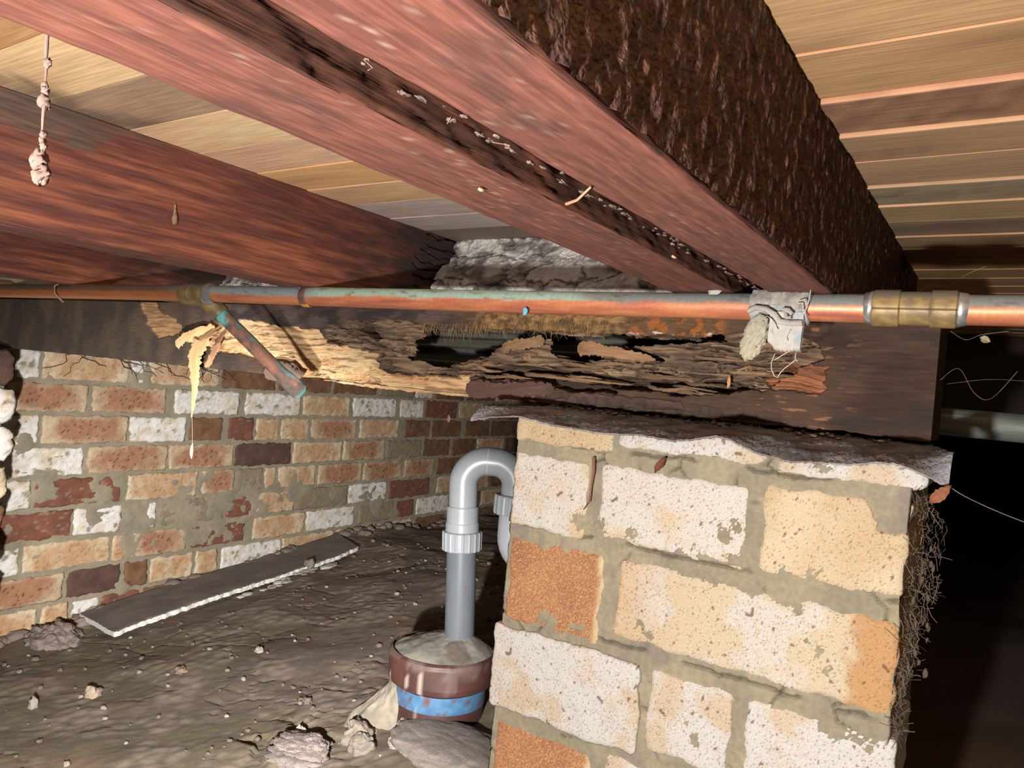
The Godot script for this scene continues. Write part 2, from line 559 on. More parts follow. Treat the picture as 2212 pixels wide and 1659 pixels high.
func wall_bricks() -> void:
	var wl := struct("wall_left")
	box_at(Vector3(XW - 0.3, -1.2, -6.3), Vector3(XW - 0.02, YF + 0.02, 2.3), "backing", flat(Color8(120, 112, 96)), wl)
	var rows := [
		[[-0.880, -0.938, "W"], [-0.941, -1.175, "T"], [-1.180, -1.227, "W"], [-1.234, -1.471, "T"], [-1.478, -1.695, "B"], [-1.703, -1.951, "B"], [-1.962, -2.195, "B"], [-2.211, -2.425, "G"], [-2.434, -2.552, "W"], [-2.567, -2.778, "B"], [-2.800, -3.031, "B"]],
		[[-0.86, -1.066, "O"], [-1.076, -1.296, "O"], [-1.323, -1.553, "W"], [-1.578, -1.812, "W"], [-1.822, -2.055, "T"], [-2.070, -2.322, "W"], [-2.343, -2.497, "W"], [-2.506, -2.732, "R"], [-2.747, -2.949, "T"], [-2.972, -3.145, "B"]],
		[[-0.85, -0.946, "W"], [-0.952, -1.187, "O"], [-1.190, -1.368, "W"], [-1.381, -1.500, "B"], [-1.519, -1.620, "R"], [-1.627, -1.725, "T"], [-1.733, -1.860, "T"], [-1.869, -2.101, "O"], [-2.116, -2.346, "T"], [-2.381, -2.552, "B"], [-2.561, -2.776, "B"], [-2.809, -3.009, "B"]],
		[[-0.84, -1.068, "W"], [-1.078, -1.316, "O"], [-1.321, -1.550, "O"], [-1.556, -1.788, "P"], [-1.795, -2.033, "T"], [-2.039, -2.270, "O"], [-2.280, -2.503, "G"], [-2.516, -2.704, "B"], [-2.719, -2.905, "B"]],
		[[-0.72, -0.941, "W"], [-0.946, -1.181, "R"], [-1.197, -1.426, "T"], [-1.439, -1.561, "O"], [-1.568, -1.672, "G"], [-1.679, -1.73, "T"], [-1.737, -1.910, "T"], [-1.922, -2.150, "O"], [-2.158, -2.390, "O"], [-2.403, -2.599, "O"], [-2.619, -2.817, "B"]],
		[[-0.82, -1.051, "R"], [-1.055, -1.189, "W"], [-1.267, -1.296, "W"], [-1.307, -1.386, "G"], [-1.393, -1.531, "G"], [-1.538, -1.640, "R"], [-1.654, -1.822, "T"], [-1.830, -2.081, "G"], [-2.089, -2.302, "W"], [-2.319, -2.582, "R"], [-2.631, -2.797, "T"]],
		[[-0.84, -0.928, "W"], [-0.934, -1.164, "T"], [-1.168, -1.210, "T"], [-1.226, -1.402, "O"], [-1.414, -1.619, "R"], [-1.652, -1.878, "T"], [-1.885, -2.129, "W"], [-2.152, -2.356, "G"], [-2.369, -2.489, "R"], [-2.499, -2.730, "W"], [-2.756, -2.978, "B"]],
		[[-0.81, -1.043, "O"], [-1.051, -1.201, "P"], [-1.210, -1.285, "B"], [-1.291, -1.435, "T"], [-1.441, -1.521, "T"], [-1.535, -1.778, "W"], [-1.783, -2.029, "T"], [-2.036, -2.258, "O"], [-2.267, -2.482, "T"], [-2.501, -2.716, "B"]],
		[[-0.76, -0.985, "T"], [-0.991, -1.063, "T"], [-1.068, -1.145, "W"], [-1.150, -1.267, "R"], [-1.279, -1.476, "B"], [-1.486, -1.716, "T"], [-1.726, -1.956, "O"], [-1.966, -2.196, "B"], [-2.206, -2.436, "T"], [-2.446, -2.676, "B"]],
		[[-0.72, -0.915, "T"], [-0.919, -1.075, "B"], [-1.084, -1.241, "B"]],
	]
	var smears := [Vector3(-1.218, -0.082, 0.031), Vector3(-1.192, -0.073, 0.022), Vector3(-0.976, -0.385, 0.048), Vector3(-1.129, -0.411, 0.055), Vector3(-1.158, -0.381, 0.03), Vector3(-1.367, -0.412, 0.05), Vector3(-1.473, -0.389, 0.044), Vector3(-1.386, -0.477, 0.074), Vector3(-1.516, -0.477, 0.072), Vector3(-1.620, -0.448, 0.067), Vector3(-1.237, -0.480, 0.052), Vector3(-1.421, -0.509, 0.059), Vector3(-1.523, -0.550, 0.057), Vector3(-1.104, -0.472, 0.035), Vector3(-1.228, -0.561, 0.043), Vector3(-1.297, -0.570, 0.021), Vector3(-1.434, -0.576, 0.044), Vector3(-1.816, -0.446, 0.060), Vector3(-1.740, -0.431, 0.048), Vector3(-2.198, -0.501, 0.047), Vector3(-2.243, -0.544, 0.046), Vector3(-2.007, -0.486, 0.032), Vector3(-2.370, -0.355, 0.026), Vector3(-0.922, -0.267, 0.029), Vector3(-1.130, -0.759, 0.031), Vector3(-1.217, -0.696, 0.031), Vector3(-1.670, -0.506, 0.055), Vector3(-2.357, -0.590, 0.035)]
	var bs := Basis(Vector3(0, 0, -1), Vector3.UP, Vector3(1, 0, 0))
	var k := 0
	for r in rows.size():
		var yt := -0.1 - 0.086 * (r - 1) - 0.004
		var zl := -3.0
		var row: Array = rows[r]
		# go on in the same bond beyond what can be told apart
		zl = row[row.size() - 1][1] - 0.01
		if r < 9:
			while zl > -4.2:
				row.append([zl, zl - 0.23, "B" if (k + r) % 3 else "T"])
				zl -= 0.24
				k += 1
		zl = row[0][0] + 0.01
		while zl < -0.3:
			row.append([zl + 0.23, zl, "T"])
			zl += 0.24
		for b in row:
			var w: float = b[0] - b[1]
			var h := 0.077
			var sd := float(k) * 3.17
			var code: String = b[2]
			var m := brick_mesh(w, h, 0.03, sd, clampi(int(w / 0.005), 8, 50), 17, 0.004, 0.007, func(x, y): return brick_col(code, x, y, w, h, sd))
			var o := put(m, "brick", M.brickfar, wl)
			o.transform = Transform3D(bs, Vector3(XW + 0.001 * si(sd, 0, 0), yt - 0.039, (b[0] + b[1]) * 0.5))
			k += 1
	# top course just under the floorboards, mostly behind the bearer
	for i in 16:
		var sd := 500.0 + i * 2.3
		for t in 3:
			var m := brick_mesh(0.23, 0.077, 0.03, sd + t, 10, 6, 0.004, 0.008, func(x, y): return brick_col("B" if i % 2 else "T", x, y, 0.23, 0.077, sd))
			var o := put(m, "brick", M.brickfar, wl)
			o.transform = Transform3D(bs, Vector3(XW, 0.029 + 0.086 * t, -0.7 - 0.24 * i + 0.12 * (t % 2)))
	# mortar, with smears that lie over the bricks
	var mf := func(u: float, v: float) -> Vector3:
		var z := lerpf(-0.3, -3.9, u)
		var y := lerpf(-0.95, 0.2, v)
		var s := 0.0
		for q: Vector3 in smears:
			var d := Vector2(z - q.x, y - q.y).length() / q.z
			if d < 1.8: s = maxf(s, 1.35 - d)
		s += 0.9 * fb(z * 14, y * 20, 3.0)
		var x := -0.0030 + 0.0022 * fb(z * 20, y * 30, 0.0) + 0.006 * clampf(s - 0.15, 0.0, 0.7)
		var n := fb(z * 9, y * 9, 7.0)
		cc = c8(138, 130, 112).lerp(c8(158, 146, 124), clampf(0.5 + n, 0.0, 1.0)) * (1.0 + 0.15 * fb(z * 60, y * 60, 1.0))
		tt = Vector2(z, y)
		return Vector3(XW + x, y, z)
	put(sheet(520, 170, mf), "mortar", M.mortar, wl)
	# engaged pier at the left edge of the view: its brick ends stick out past the raked joints
	var pc := ["P", "W", "W", "T", "B", "W", "T", "W"]
	for i in 9:
		var sd := 900.0 + i * 5.1
		var code: String = pc[i % 8]
		var yt := -0.022 - 0.0825 * i
		var m := brick_mesh(0.23, 0.072, 0.1, sd, 34, 16, 0.006, 0.02, func(x, y): return brick_col(code, x, y, 0.23, 0.072, sd))
		var o := put(m, "brick", M.brickfar, wl)
		o.transform = Transform3D(bs, Vector3(-1.76, yt - 0.036, -0.628 + 0.006 * si(sd, 3, 1)))
	box_at(Vector3(XW, -0.9, -0.722), Vector3(-1.772, -0.024, -0.2), "pier_core", flat(Color8(128, 118, 100)), wl)

# ---------------------------------------------------------------- earth floor
func gh(x: float, z: float) -> float:
	var zz := maxf(z, -2.05) - 0.35 * clampf(-z - 2.2, 0.0, 0.4) * -1.0
	var h := -0.762 + 0.094 * (minf(x, -0.35) + 2.1) - 0.118 * (clampf(zz, -2.1, 0.4) + 1.14)
	h += 0.02 * exp(-pow((x + 2.1) / 0.07, 2.0)) * (0.5 + fb(x * 4, z * 4, 2.0))
	h += 0.018 * fb(x * 2.2, z * 2.2, 0.0)
	# mound of dug clay in front of the clay pipe
	h += 0.012 * exp(-(pow((x + 0.72) / 0.16, 2.0) + pow((z + 1.05) / 0.10, 2.0)))
	return h

func soil_col(x: float, z: float) -> Color:
	var a := fb(x * 2.6, z * 2.6, 5.0)
	var b := fb(x * 1.3 + 4, z * 1.3, 9.0)
	var col := c8(112, 98, 88).lerp(c8(104, 93, 75), st01(-0.15, 0.25, b + (-1.15 - z) * -0.5))
	col = col.lerp(c8(118, 94, 74), 0.7 * st01(0.1, 0.45, a))
	return col * (1.0 + 0.28 * fb(x * 30, z * 30, 1.0))

func ground() -> void:
	var s := struct("floor")
	var cf := func(u: float, v: float) -> Vector3:
		var x := lerpf(-2.4, 2.7, u)
		var z := lerpf(2.3, -6.3, v)
		cc = soil_col(x, z)
		var near := x > -2.15 and x < -0.25 and z < -0.35 and z > -3.1
		tt = Vector2(x, z)
		return Vector3(x, gh(x, z) - (0.03 if near else 0.0), z)
	put(sheet(100, 160, cf), "earth", M.soil, s)
	box_at(Vector3(-2.4, -1.4, -6.3), Vector3(2.7, -1.2, 2.3), "subsoil", flat(Color8(90, 78, 64)), s)
	var ff := func(u: float, v: float) -> Vector3:
		var x := lerpf(-2.13, -0.3, u)
		var z := lerpf(-0.4, -3.0, v)
		cc = soil_col(x, z)
		var h := gh(x, z)
		var peb := clampf(0.42 - (nc.get_noise_3d(x * 34, z * 34, 3.0) + 1.0) * 0.5, 0.0, 0.4)
		var sel := st01(0.0, 0.35, fb(x * 5, z * 5, 21.0) + 0.12)
		h += 0.0013 * fb(x * 26, z * 26, 0.0) + 0.0010 * fb(x * 85, z * 85, 4.0) + 0.010 * peb * sel
		# shallow cracks in the crust
		var cr := st01(0.07, 0.0, nk.get_noise_3d(x * 9 + 0.3 * fb(x * 20, z * 20, 0), z * 13, 1.0) + 1.0) * st01(0.0, 0.3, fb(x * 3, z * 3, 33.0))
		h -= 0.005 * cr
		# rubble: broken crust near the foreground
		var rb := exp(-(pow((x + 1.03) / 0.10, 2.0) + pow((z + 0.93) / 0.06, 2.0)))
		h += rb * (0.018 * nv.get_noise_3d(x * 22, z * 26, 2.0) + 0.006 * fb(x * 60, z * 60, 0.0))
		cc = cc.lerp(c8(150, 136, 122), 0.5 * sel * st01(0.05, 0.2, peb))
		tt = Vector2(x, z)
		return Vector3(x, h, z)
	put(sheet(300, 400, ff), "soil", M.soil, s)

# ---------------------------------------------------------------- joists
func joist_mesh(x0: float, x1: float, zend: float, r: float, colf: Callable, dispf: Callable) -> ArrayMesh:
	var prof := []      # Vector3(x, y, face): 0 bottom, 1 right, 2 top, 3 left
	for i in 27: prof.append(Vector3(lerpf(x0, x1, i / 26.0), YJ, 0))
	for i in 76: prof.append(Vector3(x1, lerpf(YJ, YF - 0.001, (i + 0.3) / 75.3), 1))
	for i in 3: prof.append(Vector3(lerpf(x1, x0, i / 2.0), YF - 0.001, 2))
	for i in 21: prof.append(Vector3(x0, lerpf(YF - 0.001, YJ, i / 20.0), 3))
	var n := prof.size()
	var nu := 330
	var f := func(u: float, v: float) -> Vector3:
		var q: Vector3 = prof[int(round(v * (n - 1)))]
		var ui := int(round(u * nu))
		var z := lerpf(2.0, 0.0, ui / 20.0) if ui <= 20 else lerpf(0.0, zend, (ui - 20.0) / (nu - 21.0))
		var x := q.x
		var y := q.y
		var ex := minf(x - x0, x1 - x)
		var ey := y - YJ
		if ex < r and ey < r:   # worn arris
			var w := r * (0.55 + 0.6 * fb(z * 12, q.x * 9, 4.0))
			var d := Vector2(maxf(w - ex, 0.0), maxf(w - ey, 0.0))
			var t := 1.0 - (maxf(d.x, d.y) / d.length() if d.length() > 0.0 else 1.0)
			x += (1.0 if x - x0 < x1 - x else -1.0) * d.x * t
			y += d.y * t
		if ui == nu:
			x = lerpf(x, (x0 + x1) * 0.5, 0.98)
			y = lerpf(y, (YJ + YF) * 0.5, 0.98)
			z = zend
		var fc := int(q.z)
		cc = colf.call(x, y, z, fc)
		var dd: float = dispf.call(x, y, z, fc)
		match fc:
			0: y -= dd
			1: x += dd
			3: x -= dd
		tt = Vector2(z, q.x if fc == 0 or fc == 2 else q.y)
		return Vector3(x, y, z)
	return sheet(nu, n - 1, f)

func under_col(x: float, y: float, z: float) -> Color:
	var g := fb(z * 9, x * 150, y * 60)
	var col := c8(138, 84, 70).lerp(c8(114, 68, 57), clampf(0.45 + g * 1.3, 0.0, 1.0))
	col = col.lerp(c8(104, 70, 62), 0.7 * st01(0.15, 0.5, fb(z * 14, x * 30, 3.0)))
	col = col.lerp(c8(166, 108, 90), 0.4 * st01(0.3, 0.7, si(z * 60, x * 420, 1.0)))
	col = col.lerp(c8(206, 186, 170), 0.4 * st01(0.80, 0.86, si(z * 90, x * 140, 7.0)) * st01(0.0, 0.3, fb(z * 5, x * 9, 2.0)))
	return col

func joists() -> void:
	var smooth_d := func(x, y, z, fc): return 0.0006 * fb(z * 30, x * 90, y * 90)
	# J0, far left
	var side := func(x: float, y: float, z: float, fc: int) -> Color:
		if fc == 0: return under_col(x, y, z)
		var g := fb(z * 6, y * 90, x)
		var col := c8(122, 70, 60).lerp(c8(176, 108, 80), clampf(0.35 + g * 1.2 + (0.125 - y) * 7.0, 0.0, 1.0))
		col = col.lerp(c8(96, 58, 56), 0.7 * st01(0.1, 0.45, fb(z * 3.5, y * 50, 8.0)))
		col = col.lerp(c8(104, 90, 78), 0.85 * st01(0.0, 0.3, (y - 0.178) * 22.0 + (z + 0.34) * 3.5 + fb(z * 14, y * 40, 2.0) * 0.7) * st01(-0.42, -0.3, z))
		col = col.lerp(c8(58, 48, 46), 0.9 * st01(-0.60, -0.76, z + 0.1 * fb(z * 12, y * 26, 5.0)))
		return col
	var side_d := func(x: float, y: float, z: float, fc: int) -> float:
		var d := 0.0006 * fb(z * 20, x * 90, y * 120)
		if fc == 1 and z < -0.74:   # drying checks at the rotten end
			var q := fb(z * 10, y * 10, 3.0) * 0.006
			var w := absf(fposmod((y + q) * 80.0 + 0.25 * si(z * 30, 0, floorf((y + q) * 80.0)), 1.0) - 0.5)
			var lim := -0.745 - 0.03 * absf(si(floorf((y + q) * 80.0) * 3.3, 1, 1))
			if z < lim: d -= 0.008 * st01(0.10, 0.0, w)
		return d
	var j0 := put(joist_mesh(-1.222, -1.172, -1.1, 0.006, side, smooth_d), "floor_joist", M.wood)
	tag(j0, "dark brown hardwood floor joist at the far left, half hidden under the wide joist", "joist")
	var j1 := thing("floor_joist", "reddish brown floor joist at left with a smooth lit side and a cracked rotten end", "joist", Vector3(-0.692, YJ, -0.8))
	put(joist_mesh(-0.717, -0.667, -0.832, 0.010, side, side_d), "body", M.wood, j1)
	# a grey rotten flake left on its end
	put(rock(Vector3(-0.664, 0.118, -0.80), Vector3(0.003, 0.011, 0.008), 3.0, c8(92, 80, 66), 16), "rotten_flake", M.rot, j1)
	# the pair: J2 and J3
	var rough2 := func(x: float, y: float, z: float, fc: int) -> float:
		if fc == 1: return 0.0010 * fb(z * 60, y * 160, 1.0) + 0.0005 * si(z * 26, y * 200, 4.0)
		return 0.0006 * fb(z * 30, x * 90, y * 90)
	var col2 := func(x: float, y: float, z: float, fc: int) -> Color:
		if fc == 0: return under_col(x, y, z)
		var g := fb(z * 30, y * 140, 1.0)
		return c8(92, 58, 44).lerp(c8(124, 76, 56), clampf(0.35 + g * 1.4, 0.0, 1.0))
	var j2 := put(joist_mesh(-0.243, -0.189, -1.12, 0.005, col2, rough2), "floor_joist", M.wood)
	tag(j2, "red-brown floor joist with a rough side, left one of the close pair", "joist")
	var rough3 := func(x: float, y: float, z: float, fc: int) -> float:
		if fc == 1: return 0.0014 * fb(z * 75, y * 75, 1.0) + 0.0010 * si(z * 150, y * 60, 4.0)
		return 0.0006 * fb(z * 30, x * 90, y * 90)
	var under3 := func(x: float, y: float, z: float, _fc: int) -> Color: return under_col(x, y, z)
	var col3 := func(x: float, y: float, z: float, fc: int) -> Color:
		if fc == 0: return under_col(x, y, z)
		var g := fb(z * 60, y * 60, 1.0)
		var col := c8(104, 68, 54).lerp(c8(78, 50, 42), clampf(0.5 + g * 1.4, 0.0, 1.0))
		return col.lerp(c8(190, 160, 130), 0.5 * st01(0.86, 0.9, si(z * 120, y * 150, 9.0)))
	var j3 := thing("floor_joist", "floor joist with a broad dark rough-sawn side, right one of the close pair", "joist", Vector3(-0.136, YJ, -0.8))
	put(joist_mesh(-0.161, -0.1138, -1.16, 0.004, under3, smooth_d), "body", M.wood, j3)
	var sawn := func(u: float, v: float) -> Vector3:
		var z := lerpf(0.05, -1.158, u)
		var y := lerpf(YJ + 0.0012, YF - 0.002, v)
		cc = col3.call(0.0, y, z, 1)
		tt = Vector2(z, y)
		return Vector3(-0.1108 + rough3.call(0.0, y, z, 1), y, z)
	put(sheet(760, 70, sawn), "sawn_side", M.saw, j3)

# ---------------------------------------------------------------- the rotted bearer
func V(x: float, y: float) -> Vector2:
	return Vector2(x, y)

func bearer() -> void:
	var hole := PackedVector2Array([V(-0.647,0.065),V(-0.648,0.055),V(-0.665,0.047),V(-0.663,0.032),V(-0.678,0.025),V(-0.638,0.022),V(-0.627,0.016),V(-0.604,0.017),V(-0.587,0.023),V(-0.564,0.031),V(-0.541,0.034),V(-0.538,0.040),V(-0.505,0.049),V(-0.501,0.054),V(-0.466,0.057),V(-0.449,0.057),V(-0.453,0.049),V(-0.454,0.044),V(-0.445,0.040),V(-0.437,0.035),V(-0.414,0.030),V(-0.391,0.031),V(-0.384,0.039),V(-0.410,0.045),V(-0.413,0.052),V(-0.405,0.055),V(-0.380,0.055),V(-0.360,0.052),V(-0.316,0.057),V(-0.278,0.061),V(-0.244,0.064),V(-0.243,0.070),V(-0.258,0.065),V(-0.283,0.063),V(-0.325,0.063),V(-0.364,0.065),V(-0.398,0.060),V(-0.415,0.061),V(-0.449,0.063),V(-0.465,0.065),V(-0.503,0.064),V(-0.552,0.063),V(-0.601,0.063)])
	var tan1 := PackedVector2Array([V(-1.183,0.025),V(-1.152,0.042),V(-1.108,0.056),V(-1.030,0.065),V(-0.983,0.063),V(-0.938,0.057),V(-0.844,0.055),V(-0.831,0.036),V(-0.774,0.031),V(-0.737,0.027),V(-0.721,0.009),V(-0.707,0.000),V(-0.649,-0.000),V(-0.572,0.005),V(-0.560,-0.000),V(-0.562,-0.03),V(-0.646,-0.03),V(-0.767,-0.03),V(-0.884,-0.03),V(-0.928,-0.018),V(-0.963,0.002),V(-1.022,0.010),V(-1.083,0.010),V(-1.135,0.019)])
	var tan2 := PackedVector2Array([V(-1.331,0.092),V(-1.278,0.091),V(-1.260,0.072),V(-1.209,0.061),V(-1.178,0.038),V(-1.261,0.026),V(-1.294,0.050)])
	var grey := PackedVector2Array([V(-0.835,0.063),V(-0.779,0.072),V(-0.691,0.074),V(-0.653,0.069),V(-0.600,0.065),V(-0.244,0.066),V(-0.203,0.081),V(-0.154,0.065),V(-0.145,0.057),V(-0.168,0.037),V(-0.198,0.017),V(-0.239,0.009),V(-0.293,0.007),V(-0.376,0.009),V(-0.449,0.011),V(-0.557,0.004),V(-0.707,0.000),V(-0.722,0.015),V(-0.774,0.031),V(-0.832,0.040)])
	var cav := [PackedVector2Array([V(-0.552,0.018),V(-0.530,0.017),V(-0.503,0.024),V(-0.450,0.023),V(-0.40,0.019),V(-0.34,0.017),V(-0.30,0.012),V(-0.30,0.006),V(-0.36,0.008),V(-0.446,0.007),V(-0.481,0.008),V(-0.548,0.004)]), PackedVector2Array([V(-0.359,0.014),V(-0.337,0.019),V(-0.311,0.022),V(-0.269,0.014),V(-0.240,0.023),V(-0.211,0.017),V(-0.234,0.012),V(-0.278,0.005),V(-0.320,0.007)]), PackedVector2Array([V(-0.357,0.051),V(-0.323,0.045),V(-0.307,0.039),V(-0.345,0.041)]), PackedVector2Array([V(-0.45,0.008),V(-0.40,0.006),V(-0.36,0.002),V(-0.40,-0.001),V(-0.44,0.0)]), PackedVector2Array([V(-0.778,0.064),V(-0.745,0.058),V(-0.728,0.046),V(-0.735,0.045),V(-0.757,0.055)])]
	var red := [PackedVector2Array([V(-0.562,-0.002),V(-0.448,0.006),V(-0.444,-0.006),V(-0.499,-0.020),V(-0.559,-0.022)]), PackedVector2Array([V(-0.404,-0.004),V(-0.282,-0.002),V(-0.276,-0.011),V(-0.373,-0.017),V(-0.446,-0.017)])]
	var orange := PackedVector2Array([V(-0.203,0.028),V(-0.178,0.044),V(-0.142,0.043),V(-0.141,0.017),V(-0.193,0.017)])
	var mh := mask([hole], 1)
	var mt := mask([tan1], 2)
	var m2 := mask([tan2], 3)
	var mg := mask([grey], 3)
	var mc := mask(cav, 2)
	var mr := mask(red, 2)
	var mo := mask([orange], 2)
	var b := thing("bearer", "long dark timber bearer beam with a termite-eaten face, resting on the brick pier", "bearer", Vector3(-0.95, YB, -0.8))
	var nu := 1300
	var nw := 118
	var xat := func(u: float) -> float:
		return lerpf(-2.09, -0.86, u / 0.34) if u < 0.34 else lerpf(-0.86, -0.05, (u - 0.34) / 0.66)
	var face := func(u: float, v: float) -> Vector3:
		var x: float = xat.call(u)
		var rag := 0.003 * fb(x * 40, 0, 0) * st01(-1.0, -0.6, x)
		var y := lerpf(YB - 0.004 * st01(-0.86, -0.75, x) * st01(-0.5, -0.6, x) + rag, YJ, v)
		# warp the outlines
		var wx := x + 0.010 * fb(x * 22, y * 70, 0.0)
		var wy := y + 0.003 * fb(x * 60, y * 60, 6.0)
		var t := st01(0.35, 0.65, sm(mt, wx, wy))
		var t2 := st01(0.35, 0.65, sm(m2, wx, wy) + 0.3 * fb(x * 30, y * 60, 2.0))
		var g := st01(0.35, 0.65, sm(mg, wx, wy))
		var cv := st01(0.15, 0.5, sm(mc, wx, wy))
		var rd := st01(0.4, 0.6, sm(mr, wx, wy))
		var og := st01(0.4, 0.6, sm(mo, wx, wy))
		g = maxf(g * (1.0 - t), 0.0)
		# fibres: long waves along x, quick across y
		var wave := y + 0.006 * fb(x * 9, 3.0, 1.0) + 0.002 * fb(x * 40, y * 30, 2.0)
		var lam := fb(x * 10, wave * 190, 0.0)
		var lam2 := fb(x * 26, wave * 420, 5.0)
		var ledge := si(x * 5, wave * 75, 8.0)
		var d := 0.0004 * lam
		d += t * (0.008 + 0.0018 * lam + 0.0008 * lam2 + 0.002 * ledge)
		d += t2 * (1.0 - t) * (0.003 + 0.002 * lam)
		d += g * (0.009 + 0.0045 * ledge + 0.0026 * lam + 0.0012 * lam2)
		var crack := g * st01(0.16, 0.02, absf(fb(x * 7, wave * 85, 12.0))) * st01(-0.15, 0.2, si(x * 16, wave * 30, 3.0))
		crack = maxf(crack, t * 0.8 * st01(0.06, 0.01, absf(fb(x * 6, wave * 60, 15.0))) * st01(0.0, 0.3, si(x * 12, wave * 20, 4.0)))
		var cub := st01(0.16, 0.0, nk.get_noise_3d(x * 46 + 0.5 * fb(x * 30, y * 80, 1.0), wave * 185 + 0.4 * fb(x * 50, y * 50, 2.0), 3.0) + 1.0)
		var cub_on := g * st01(-0.1, 0.2, fb(x * 13, y * 26, 60.0)) + 0.35 * t * st01(0.1, 0.3, fb(x * 13, y * 26, 66.0))
		d += cub_on * (0.0035 * cub + 0.003 * (nc.get_noise_3d(x * 120, wave * 300, 5.0) + 0.6))
		crack = maxf(crack, 0.8 * cub * cub_on)
		d += 0.006 * crack
		d += 0.030 * cv
		d += og * (0.004 + 0.006 * absf(si(x * 4, wave * 160, 3.0)))
		d -= rd * 0.004
		# crumbled lower edge above the pier
		var low := st01(YB + 0.016, YB + 0.001, y + 0.006 * fb(x * 45, y * 45, 1.0)) * st01(-0.46, -0.40, x) * st01(-0.13, -0.2, x)
		d += low * (0.012 + 0.012 * nc.get_noise_3d(x * 90, y * 90, 0))
		# colours
		var n := fb(x * 6, y * 20, 3.0)
		var nf := fb(x * 40, y * 160, 9.0)
		var col := c8(86, 66, 54).lerp(c8(112, 90, 68), clampf(0.4 + 1.2 * n + 0.5 * nf, 0.0, 1.0))
		if x < -1.0: col = c8(96, 80, 64).lerp(c8(70, 60, 54), clampf(0.5 + 1.5 * fb(x * 14, y * 9, 5.0), 0.0, 1.0))
		# right, sound end: deeper brown
		col = col.lerp(c8(98, 74, 60).lerp(c8(70, 52, 46), clampf(0.5 + 1.6 * fb(x * 8, y * 16, 1.0) + 0.6 * fb(x * 20, y * 260, 2.0), 0.0, 1.0)), st01(-0.26, -0.18, x))
		col = col.lerp(c8(60, 52, 50), 0.75 * st01(0.1, 0.4, fb(x * 11, y * 18, 30.0)) * st01(-0.3, -0.2, x))
		# upper skin between the tee and the hole
		var up := st01(0.045, 0.06, y + 0.004 * nf) * st01(-1.2, -1.1, x) * st01(-0.56, -0.62, x)
		col = col.lerp(c8(112, 94, 88).lerp(c8(74, 64, 64), clampf(0.5 + 2.0 * fb(x * 18, y * 40, 2.0), 0.0, 1.0)), up)
		# matted fibres above the hole, then rust and lime crumbs
		var fz := st01(0.062, 0.067, y + 0.003 * nf) * st01(-0.57, -0.53, x) * st01(-0.34, -0.37, x + 0.02 * n)
		col = col.lerp(c8(176, 138, 88).lerp(c8(110, 86, 60), clampf(0.4 + 1.8 * fb(x * 60, y * 90, 3.0), 0.0, 1.0)), fz)
		var ru := st01(0.062, 0.066, y) * st01(-0.36, -0.34, x) * st01(-0.235, -0.25, x)
		col = col.lerp(c8(120, 90, 66).lerp(c8(176, 108, 56), st01(0.0, 0.25, fb(x * 50, y * 70, 8.0))), ru)
		col = col.lerp(c8(236, 222, 208), ru * st01(0.16, 0.26, fb(x * 42, y * 90, 14.0)) * st01(0.078, 0.074, y))
		d -= 0.004 * (fz + ru) * (0.6 + fb(x * 70, y * 70, 3.0))
		var dirty := clampf(0.5 + 1.1 * lam + 0.7 * fb(x * 12, y * 24, 7.0), 0.0, 1.0)
		col = col.lerp(c8(188, 158, 126).lerp(c8(116, 96, 80), dirty), g)
		col = col.lerp(c8(100, 82, 72), 0.8 * g * st01(0.0, 0.35, fb(x * 9, y * 30, 40.0) + (0.02 - y) * 9.0 * st01(-0.5, -0.4, x)))
		col = col.lerp(c8(206, 160, 112).lerp(c8(150, 116, 80), dirty * 0.9), t2 * 0.8)
		var tc := c8(255, 224, 176).lerp(c8(240, 190, 136), clampf(0.35 + 1.3 * lam + 0.6 * n, 0.0, 1.0))
		col = col.lerp(tc, t)
		col = col.lerp(c8(140, 104, 72), 0.65 * t * st01(0.15, 0.4, fb(x * 12, wave * 130, 44.0)))
		col = col.lerp(c8(190, 128, 88).lerp(c8(120, 80, 58), dirty), og)
		col = col.lerp(c8(112, 86, 78).lerp(c8(92, 70, 66), clampf(0.5 + n * 2.0, 0.0, 1.0)), rd)
		col = col.lerp(c8(74, 58, 48), maxf(0.7 * crack, 0.75 * cv))  # shade inside cracks and cavities painted as a dark tone
		col = col.lerp(c8(84, 72, 66), 0.7 * low)
		# torn flecks at the edge of the sound wood on the right
		col = col.lerp(c8(176, 124, 88), 0.8 * st01(0.34, 0.42, fb(x * 28, y * 190, 50.0)) * st01(-0.24, -0.2, x) * st01(-0.1, -0.15, x))
		cc = col
		tt = Vector2(x, y)
		return Vector3(x, y, ZB - d)
	var keep := func(u: float, v: float) -> bool:
		var x: float = xat.call(u)
		var y := lerpf(YB, YJ, v)
		return sm(mh, x + 0.0035 * fb(x * 90, y * 60, 4.0), y + 0.0022 * fb(x * 70, y * 120, 8.0)) < 0.34
	put(sheet(nu, nw, face, keep), "rotted_face", M.rot, b)
	# the other faces of the beam; behind the hole it is hollow
	var brown := func(x: float, y: float, z: float) -> Color: return c8(84, 62, 50) * (1.0 + 0.4 * fb(x * 9, y * 60, z * 60))
	var ring := func(u: float, v: float) -> Vector3:
		var x := lerpf(-2.09, -0.05, u)
		var k := int(round(v * 30))
		var p := Vector3(x, YB + 0.001 * fb(x * 30, 0, v * 8), lerpf(-0.845, ZB - 0.002, k / 10.0)) if k <= 10 else (Vector3(x, lerpf(YB, YJ, (k - 10) / 10.0), -0.845) if k < 20 else Vector3(x, YJ - 0.001, lerpf(-0.845, ZB - 0.002, (k - 20) / 10.0)))
		if k == 10: p.z = ZB - 0.002
		cc = brown.call(p.x, p.y, p.z)
		tt = Vector2(x, p.z)
		return p
